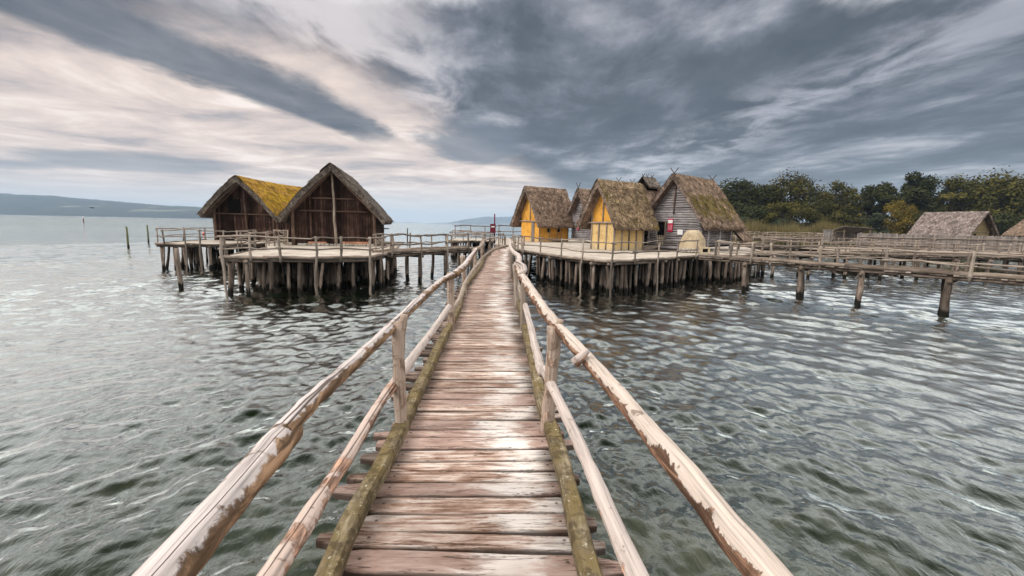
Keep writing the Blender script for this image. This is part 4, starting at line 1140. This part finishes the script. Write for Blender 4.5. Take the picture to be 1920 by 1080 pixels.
# ------------------------------------------------------------------ platform railings
def prail(name, label, pxs, **kw):
    railing(name, label, [xy(a, b) for a, b in pxs], **kw)
prail('right_platform_railing', 'slender pole railing following the curved edge of the right platform',
      [(977, 469), (1013, 474), (1053, 479), (1092, 484.5), (1148, 489), (1190, 487), (1235, 484.3), (1271, 481), (1306, 479)], m=M_pole, post_down={3, 4, 6}, rail_r=.04, wamp=.10, post_r=.05, low=(.42,))
prail('left_platform_railing', 'slender pole railing along the front edge of the front left platform',
      [(417, 481), (470, 481), (524, 482), (593, 482.5), (641, 482), (694, 481), (718, 475), (736, 471)], m=M_pole, post_down={0, 3, 5}, rail_r=.042, wamp=.08, post_r=.062, low=(.42,))
prail('rear_platform_railing', 'thin pole railing along the water edge of the rear left platform',
      [(306, 456), (347, 457), (376, 458), (420, 457.5), (452, 457.5), (476, 458)], m=M_pole, post_down={1, 2}, rail_r=.035, wamp=.08, post_r=.055, low=(.5,))
railing('rear_platform_side_railing', 'thin pole railing at the far left corner of the rear left platform', [(-24.6, 31.6), (-25.2, 35), (-25.6, 38), (-26.6, 43)], m=M_pole, low=(.5,), rail_r=.035)
railing('back_left_railing', 'tangle of thin crossed rails between the two left platforms', [(-18.6, 30.8), (-17.6, 31.3), (-16.6, 31.0), (-16.0, 32.2), (-17.2, 33.6)], m=M_palepole, low=(.62, .3), rail_r=.04, wamp=.2)
railing('inner_left_railing', 'short rail run behind the front left railing, left of the tall dark hut', [(-18.0, 34.5), (-17.0, 33.9), (-16.4, 32.8), (-15.7, 31.9)], m=M_palepole, low=(.5,), rail_r=.04, wamp=.2)
prail('gap_railing', 'thin rail run beside the inner left edge of the front left platform', [(423, 478), (470, 469), (500, 464.5), (515, 461)], m=M_pole, low=(.5,), rail_r=.035)
railing('back_platform_railing', 'dark pole railing on the small back platform', [xy(845, 451), xy(870, 451.5), xy(893, 452), xy(920, 452)], m=M_pole, low=(.5,), rail_r=.045, wamp=.15)
railing('far_back_railing', 'dark topmost railing at the far side of the small back platform', [(-7.0, 55.5), (-5.2, 55.8), (-3.4, 55.6), (-1.7, 55.8), (0, 56), (1.8, 56.2)], m=M_darkframe, h=1.5, low=(.55, .3), rail_r=.05, wamp=.12)
railing('left_link_railing', 'crooked low railing between the back platform and the boardwalk end', [(-6.6, 50), (-4.6, 46), (-2.7, 42.6), (-2.0, 40.5)], m=M_pole, low=(.5,), rail_r=.045, wamp=.15)

# ------------------------------------------------------------------ the boardwalk
CL = [(866, 1080), (881, 960), (893, 800 + 0), (899, 700), (907, 600), (918, 540), (930, 500), (935, 480), (943, 466), (954, 459)]
cl3 = [P(*c) for c in CL]
lp, rp = P(640, 1080), P(1090, 1080)
d0 = (cl3[1] - cl3[0]).normalized(); cl3 = [cl3[0] - d0 * q for q in (4.0, 3.2, 2.4, 1.8, 1.2, .6)] + cl3
path = smooth_path(cl3, 8)
cum = [0]
for i in range(1, len(path)): cum.append(cum[-1] + (path[i] - path[i - 1]).length)
def at(s):
    s = max(0, min(cum[-1] - 1e-4, s)); i = max(0, min(len(cum) - 2, np.searchsorted(cum, s) - 1)); f = (s - cum[i]) / (cum[i + 1] - cum[i])
    p = path[i].lerp(path[i + 1], f); t_ = (path[min(i + 2, len(path) - 1)] - path[max(i - 1, 0)]); t_.z = 0; t_.normalize()
    return p, t_, Vector((t_.y, -t_.x, 0))
bw = thing('boardwalk', 'long weathered plank boardwalk leading from the viewer to the huts', 'boardwalk', (0, 0, 0))
s_ = 0.0; k = 0; HW = .80
while s_ < cum[-1] - .1:
    w_ = R.choice((.11, .13, .14, .16, .18, .21)) if s_ > 6.5 else R.choice((.14, .16, .18, .2))
    p, t_, n_ = at(s_ + w_ / 2)
    L_ = HW + rr(-.12, .10); R_ = HW + rr(-.10, .08); NX = 10
    th_ = .045; mb = MB(); sdd = R.random() * 100; dz = rr(-.005, .007); sk = rr(-.02, .02)
    rows = []
    gap = .014
    prof_ = [(-.5, -1), (-.5, -.25), (-.44, 0), (0, 0.02), (.44, 0), (.5, -.25), (.5, -1)]
    for i in range(NX + 1):
        u = i / NX; x_ = -L_ + (L_ + R_) * u; endk = min(1, min(u, 1 - u) * 12 + .45 + .2 * mn.noise(Vector((sdd, i, 0))))
        for a, h in prof_:
            ww = (w_ - gap) * a * (endk if i in (0, NX) else 1) + mn.noise(Vector((x_ * 2.5, sdd + a * 3, 0))) * .010 * (1 if abs(a) > .3 else 0)
            mb.v.append(Vector((x_, ww + sk * x_, h * th_ + dz + mn.noise(Vector((x_ * 3, ww * 20, sdd))) * .004)))
    m_ = len(prof_)
    for i in range(NX):
        for j in range(m_):
            j2 = (j + 1) % m_
            mb.face((i * m_ + j, (i + 1) * m_ + j, (i + 1) * m_ + j2, i * m_ + j2), [(0, prof_[j][0]), (1, prof_[j][0]), (1, prof_[j2][0]), (0, prof_[j2][0])])
    mb.face(tuple(range(m_)), [(0, 0)] * m_); mb.face(tuple(NX * m_ + j for j in reversed(range(m_))), [(0, 0)] * m_)
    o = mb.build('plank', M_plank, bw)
    o.location = (p.x, p.y, DK); o.rotation_euler = (0, 0, math.atan2(n_.y, n_.x)); s_ += w_; k += 1
# bearers and piles below
for sx in (-.45, .45):
    i = 0; s0 = 0
    while s0 < cum[-1] - .5:
        s1 = min(cum[-1], s0 + 4.5); pts = [at(s0 + (s1 - s0) * q / 6) for q in range(7)]
        mb = MB(); mb.tube([a + c * sx + Vector((0, 0, -.14)) for a, b_, c in pts], .09, 8, .1); mb.build('bearer', M_pile, bw, True); s0 = s1
s0 = 1.2
while s0 < cum[-1]:
    a, b_, c = at(s0)
    for sx in (-.5, .5):
        p = a + c * sx; pile_part(bw, p.x, p.y, DK - .2, .10, lean=(rr(-.04, .04), rr(-.04, .04)))
    s0 += 3.4
# kerb logs: from picture points, laid on the planks
def curve_log(parent, name, pts, rad, m, seg=12, amp=.10, flat=1.0, sub=9, seed=None, nf=6.0):
    p3 = smooth_path(pts, sub)
    n = len(p3); rd_ = [rad[0] + (rad[-1] - rad[0]) * i / (n - 1) if len(rad) == 2 else float(np.interp(i / (n - 1), np.linspace(0, 1, len(rad)), rad)) for i in range(n)]
    mb = MB(); mb.tube(p3, rd_, seg, amp, seed if seed is not None else R.random() * 50, nf=nf, flat=flat); return mb.build(name, m, parent, True)
zk = DK + .055
KL = [(615, 1080), (668, 960), (738, 830), (790, 720), (828, 640), (858, 582), (871, 540), (885, 520), (901, 500), (909, 482), (926, 468), (952, 461.5)]
KRt = [(1107, 1080), (1077, 960), (1042, 830), (1013, 740), (995, 660), (981, 600), (972, 560), (965, 520), (960, 490), (960, 475)]
def kerb_line(pxs, parts):
    p3 = [P(a, b, zk) for a, b in pxs]; d_ = (p3[1] - p3[0]).normalized(); p3 = [p3[0] - d_ * 1.2] + p3
    sp_ = smooth_path(p3, 5); n = len(sp_); c = 0
    for i in range(len(parts) - 1):
        a, b_ = int(parts[i] * (n - 1)), int(parts[i + 1] * (n - 1))
        seg_ = sp_[a:b_ + 1]
        mb = MB(); q0 = (seg_[1] - seg_[0]).normalized() * .0
        pts = [p + Vector((mn.noise(Vector((p.y * 1.1, 3 + i, 0))) * .012, 0, 0)) for p in seg_]
        # squared timber: 4 sided section with bevels
        prof_ = [(-.052, -.05), (-.056, .03), (-.04, .052), (.04, .052), (.056, .03), (.052, -.05)]
        for k_, p in enumerate(pts):
            t_ = (pts[min(k_ + 1, len(pts) - 1)] - pts[max(k_ - 1, 0)]).normalized(); nn_ = Vector((t_.y, -t_.x, 0))
            for a_, h_ in prof_:
                w_ = 1 + .16 * mn.noise(Vector((p.y * 2.5, a_ * 30, i)))
                mb.v.append(p + nn_ * a_ * w_ + Vector((0, 0, h_ + .010 * mn.noise(Vector((p.y * 4, a_ * 60, i))))))
        m_ = 6; uo = R.random() * 30; Ls = 0
        for k_ in range(len(pts) - 1):
            dl = (pts[k_ + 1] - pts[k_]).length
            for j in range(m_):
                j2 = (j + 1) % m_; mb.face((k_ * m_ + j, k_ * m_ + j2, (k_ + 1) * m_ + j2, (k_ + 1) * m_ + j), [(j * .1, uo + Ls), (j * .1 + .1, uo + Ls), (j * .1 + .1, uo + Ls + dl), (j * .1, uo + Ls + dl)])
            Ls += dl
        mb.face(tuple(reversed(range(m_))), [(0, 0)] * m_); mb.face(tuple((len(pts) - 1) * m_ + j for j in range(m_)), [(0, 0)] * m_)
        mb.build('kerb_beam', M_kerb, bw)
kerb_line(KL, [0, .31, .5, .66, .82, 1.0]); kerb_line(KRt, [0, .30, .52, .72, 1.0])

# ------------------------------------------------------------------ boardwalk railings
lr = thing('left_boardwalk_railing', 'rough log railing on the left of the boardwalk', 'railing', (-1, 0, DK))
lr.location = (0, 0, 0)
zt = DK + .90; zl = DK + .42
def back(pts, d=1.0):
    q = (Vector(pts[0]) - Vector(pts[1])).normalized(); return [Vector(pts[0]) + q * d] + [Vector(p) for p in pts]
# near big log
curve_log(lr, 'hand_rail', back([P(308, 1080, zt), P(400, 975, zt), P(475, 885, zt - .01), P(532, 818, zt - .02), P(548, 800, zt - .02)], .8), [.058, .057, .055, .054, .055, .062, .061, .042], M_rail_l, 20, .07, nf=8)
curve_log(lr, 'hand_rail', [P(528, 812, zt + .01), P(600, 738, zt + .02), P(680, 665, zt + .0), P(745, 603, zt + .01), P(790, 560, zt + .01), P(828, 527, zt + .02), P(858, 512, zt)], [.041, .042, .040, .042, .045, .044, .058], M_rail_l, 18, .08, nf=8)
curve_log(lr, 'hand_rail', [P(852, 515, zt + .02), P(872, 497, zt + .05), P(882, 483, zt + .06), P(893, 468, zt + .05)], [.062, .06, .06, .055], M_rail_l, 10, .1)
curve_log(lr, 'hand_rail', [P(888, 470, zt), P(900, 463, zt), P(906, 456, zt), P(907, 451, zt + .03), P(919, 447, zt), P(935, 445, zt)], [.06, .06, .055, .055, .055, .05], M_palepole, 8, .1)
curve_log(lr, 'lower_rail', back([P(508, 1080, zl), P(560, 1000, zl), P(620, 905, zl), P(668, 830, zl + .01), P(715, 752, zl), P(744, 712, zl + .01)], .8), [.045, .045, .044, .041, .038, .038, .043], M_rail_low, 14, .08)
curve_log(lr, 'lower_rail', [P(748, 706, zl), P(785, 655, zl), P(815, 615, zl), P(842, 575, zl + .03)], [.045, .044, .042, .045], M_rail_pale, 12, .08)
curve_log(lr, 'lower_rail', [P(845, 585, zl - .12), P(862, 560, zl - .08), P(873, 530, zl), P(888, 505, zl + .05), P(900, 492, zl + .08)], [.04, .045, .045, .045, .05], M_palepole, 10, .1)
curve_log(lr, 'lower_rail', [P(895, 494, zl), P(908, 480, zl), P(925, 468, zl), P(950, 460, zl)], [.045, .045, .04, .04], M_palepole, 8, .1)
def rail_post(parent, px, pbot, topz, r, fork=False, m=M_postwood, lean=.0):
    """post standing on the planks just outside the kerb"""
    b_ = P(px, pbot, DK + .09); t_ = Vector((b_.x + lean, b_.y, topz)); b_.z = DK - .15
    n = 8; pts = wob(b_, t_, n, .035, R.random() * 40)
    curve_log(parent, 'post', pts, [r * 1.08, r, r * .98, r * .96, r * 1.0, r * 1.15], m, 10, .1, sub=2)
    if fork:
        o_ = t_ + Vector((-.07, 0, .03)); curve_log(parent, 'post_fork', [t_ + Vector((0, .0, -.2)), o_ + Vector((0.12, 0, .03))], [r * .75, r * .55], m, 8, .1)
rail_post(lr, 752, 792, zt + .05, .052, True, lean=-.01)
rail_post(lr, 845, 607, zt + .04, .058, False)
rail_post(lr, 871, 545, zt + .07, .06, lean=-.06)
rail_post(lr, 890, 510, zt + .03, .065)
rail_post(lr, 903, 486, zt + .02, .06)
rail_post(lr, 919, 476, zt + .08, .075, m=M_pole)
rail_post(lr, 935, 468, zt + .02, .05, m=M_pole)
rail_post(lr, 947, 464, zt + .02, .05, m=M_pole)

rrl = thing('right_boardwalk_railing', 'peeled log railing with dark bark patches on the right of the boardwalk', 'railing', (0, 0, 0))
curve_log(rrl, 'hand_rail', back([P(1437, 1080, zt), P(1370, 1000, zt), P(1290, 897, zt + .01), P(1205, 795, zt), P(1130, 705, zt + .01), P(1075, 645, zt), P(1030, 597, zt + .01)], .8), [.050, .050, .048, .047, .045, .045, .048, .045], M_rail_r, 20, .07, nf=8)
curve_log(rrl, 'hand_rail', [P(1045, 612, zt + .0), P(1015, 575, zt + .02), P(996, 545, zt + .02), P(980, 520, zt + .03), P(973, 505, zt + .04), P(971, 497, zt + .05)], [.055, .06, .062, .064, .068, .07], M_rail_r, 12, .12)
curve_log(rrl, 'hand_rail', [P(980, 512, zt + .10), P(982, 502, zt + .13), P(976, 497, zt + .12), P(969, 494, zt + .08)], [.05, .06, .06, .055], M_rail_pale, 10, .12)
curve_log(rrl, 'hand_rail', [P(968, 498, zt + .06), P(974, 488, zt + .07), P(971, 479, zt + .08), P(962, 472, zt + .06), P(957, 462, zt + .05), P(957, 450, zt + .08)], [.06, .065, .062, .06, .055, .05], M_rail_pale, 10, .12)
curve_log(rrl, 'lower_rail', back([P(1194, 1080, zl), P(1160, 1005, zl), P(1122, 915, zl + .01), P(1085, 830, zl), P(1045, 745, zl + .01), P(1020, 693, zl + .02)], .8), [.043, .043, .040, .041, .039, .038, .044], M_rail_pale, 14, .08)
curve_log(rrl, 'lower_rail', [P(1016, 700, zl - .0), P(1004, 652, zl), P(994, 610, zl), P(985, 572, zl + .02)], [.042, .045, .045, .045], M_rail_pale, 12, .12)
curve_log(rrl, 'lower_rail', [P(986, 580, zl - .02), P(976, 548, zl), P(968, 520, zl), P(962, 495, zl)], [.045, .045, .045, .045], M_pole, 10, .12)
rail_post(rrl, 1023, 790, zt + .02, .056, True, lean=.045)
rail_post(rrl, 981, 608, zt + .03, .052, m=M_pole)
rail_post(rrl, 970, 565, zt - .1, .055, m=M_pole, lean=-.05)
rail_post(rrl, 967, 545, zt - .0, .06, m=M_pole, lean=.03)
rail_post(rrl, 961, 515, zt + .02, .055, m=M_pole)
rail_post(rrl, 958, 492, zt + .05, .055, m=M_pole)
rail_post(rrl, 957, 478, zt + .16, .05, m=M_pole)
# stub of a branch on the near rail
c_ = P(1092, 668, zt + .06); curve_log(rrl, 'branch_stub', [c_ + Vector((-.04, .02, -.05)), c_ + Vector((.03, .0, .04))], [.035, .02], M_rail_pale, 8, .1, sub=2)

# railing at the left corner of the right platform
railing('corner_railing', 'short crooked railing at the left corner of the right platform', [(-.0, 36.8), (.15, 34.4), (.4, 32.8), (.75, 31.2)], m=M_pole, low=(.5,), rail_r=.045, wamp=.12, post_r=.06)
railing('end_railing', 'thin rail run at the far left of the right platform beside the orange hut', [(-1.2, 44), (-.9, 41), (-.8, 38.6)], m=M_pole, low=(.45,), rail_r=.04, wamp=.12)

# ------------------------------------------------------------------ small things in the water and the air
for px, pt, pb, r_, lb in ((241, 425, 465, .11, 'thick green mooring post standing alone in the lake, the left and nearer of two'), (279, 422, 455, .11, 'green mooring post just off the rear left platform, the farther of two')):
    b_ = P(px, pb, 0); top = PD(px, pt, b_.y)
    t = thing('mooring_post', lb, 'post', (b_.x, b_.y, 0), group='green mooring posts')
    pile_part(t, 0, 0, top.z, r_, M_green, (0.0, 0), name='shaft', amp=.03)
b_ = P(338, 541, 0)
t = thing('lone_pile', 'single weathered pile leaning in the water in front of the rear left platform', 'pile', (b_.x, b_.y, 0)); pile_part(t, -.02, 0, PD(333, 465, b_.y).z, .115, lean=(.03, 0), name='shaft')
b_ = P(157, 418, 0)
t = thing('channel_marker', 'small slim channel marker far out on the lake', 'marker', (b_.x, b_.y, 0))
b = MB(); b.tube([(0, 0, -1), (0, 0, 2.2)], .2, 7); b.build('shaft', M_darkred, t, True)
b = MB(); b.tube([(-.1, 0, 2.0), (0, 0, 2.6), (.15, 0, 3.0)], [.3, .35, .15], 7); b.build('top_mark', M_white, t, True)
b_ = P(382, 440, 0)
t = thing('orange_buoy', 'small orange buoy floating behind the rear left railing', 'buoy', (b_.x, b_.y, .1))
b = MB(); b.grid(lambda u, v: (.26 * math.cos(u * 6.2832) * math.sin(v * 3.1416), .26 * math.sin(u * 6.2832) * math.sin(v * 3.1416), .1 - .26 * math.cos(v * 3.1416)), 12, 8); b.build('float', M_orange, t, True)
b = MB(); b.tube([(0, 0, .3), (0, 0, .42)], .04, 6); b.build('ring', M_orange, t)
bp = PD(173, 390, 120)
t = thing('flying_bird', 'dark bird gliding low over the lake before the hills', 'bird', bp)
b = MB(); b.tube([(-.35, 0, 0), (-.15, 0, .03), (.15, 0, .03), (.42, 0, .02)], [.03, .10, .11, .03], 7)
for sx in (-1, 1):
    i0 = len(b.v); b.v += [Vector((-.12, 0, .05)), Vector((.18, 0, .05)), Vector((.1, sx * .5, .18)), Vector((-.15, sx * .85, .06))]; b.face((i0, i0 + 1, i0 + 2, i0 + 3), [(0, 0)] * 4)
b.build('body', M_bird, t, True)
# red marker post and box at the end of the boardwalk
mp = P(934, 457)
t = thing('marker_post', 'tall thin dark red post rising at the end of the boardwalk', 'post', (PD(927, 440, 44).x, 44, DK))
b = MB(); b.tube([(0, 0, 0), (0, 0, PD(927, 401, 44).z - DK)], .06, 8); b.build('pole', M_darkred, t, True)
b = MB(); b.tube([(0, 0, .9), (0, 0, 1.6)], .075, 8); b.build('sleeve', M_black, t, True)
t = thing('red_box', 'dark red box with a white mark hung beside the tall thin post', 'box', (PD(925, 440, 43.6).x - .05, 43.6, DK))
b = MB(); b.box((0, 0, 1.35), .26, .14, .42, .0); b.build('case', M_darkred, t)
b = MB(); b.box((.0, -.145, 1.5), .16, .006, .05); b.build('white_mark', M_white, t)
b = MB(); b.box((0, .0, .47), .05, .05, .47); b.build('stand', M_pole, t)
b_ = P(864, 428, 0)
t = thing('thin_stake', 'hair thin stake standing in the open lake behind the back platform', 'stake', (b_.x, b_.y, 0)); b = MB(); b.tube([(0, 0, -1), (0, 0, 3.9)], .14, 6); b.build('shaft', M_twig, t)
b_ = P(764, 452, 0)
t = thing('dark_stake', 'dark stake rising from the water behind the cross jetty', 'stake', (b_.x, b_.y, 0)); pile_part(t, 0, 0, PD(764, 428, b_.y).z, .13, M_twig, (0, 0), name='shaft')
# table-like perch beside the tall dark hut
t = thing('perch', 'small dark flat topped stand at the right corner of the tall dark hut', 'stand', (PD(719, 440, 34.5).x, 34.5, DK))
b = MB(); b.box((0, 0, 1.25), .36, .25, .04, .01); b.build('top', M_twig, t)
b = MB(); b.tube([(0, 0, 0), (0, 0, 1.22)], .06, 7, .1); b.build('leg', M_twig, t, True)
# firewood bundle at the right foot of the tall hut
t = thing('stick_heap', 'heap of thin crooked sticks against the right corner of the tall dark hut', 'sticks', (-9.5, 32.9, DK))
for k in range(16):
    b = MB(); a = rr(0, 6.28); b.tube(wob((math.cos(a) * .45, math.sin(a) * .2, .03), (-math.cos(a) * .4, -math.sin(a) * .3, rr(.2, .75)), 4, .12, k), .03, 5); b.build('stick', M_pole, t, True)

# ------------------------------------------------------------------ haze
m = bpy.data.materials.new('pale_air'); m.use_nodes = True; N = NT(m.node_tree)
pv = N.n('ShaderNodeVolumePrincipled'); pv.inputs['Color'].default_value = (.62, .80, 1.0, 1); pv.inputs['Density'].default_value = .00013; pv.inputs['Anisotropy'].default_value = 0
out = N.n('ShaderNodeOutputMaterial'); N.t.links.new(pv.outputs[0], out.inputs['Volume'])
b = MB(); b.box((0, 0, 120), 12500, 12500, 142); hz = b.build('haze', m); tag(hz, 'thin pale haze over the lake', 'haze', kind='stuff')
hz.visible_shadow = True
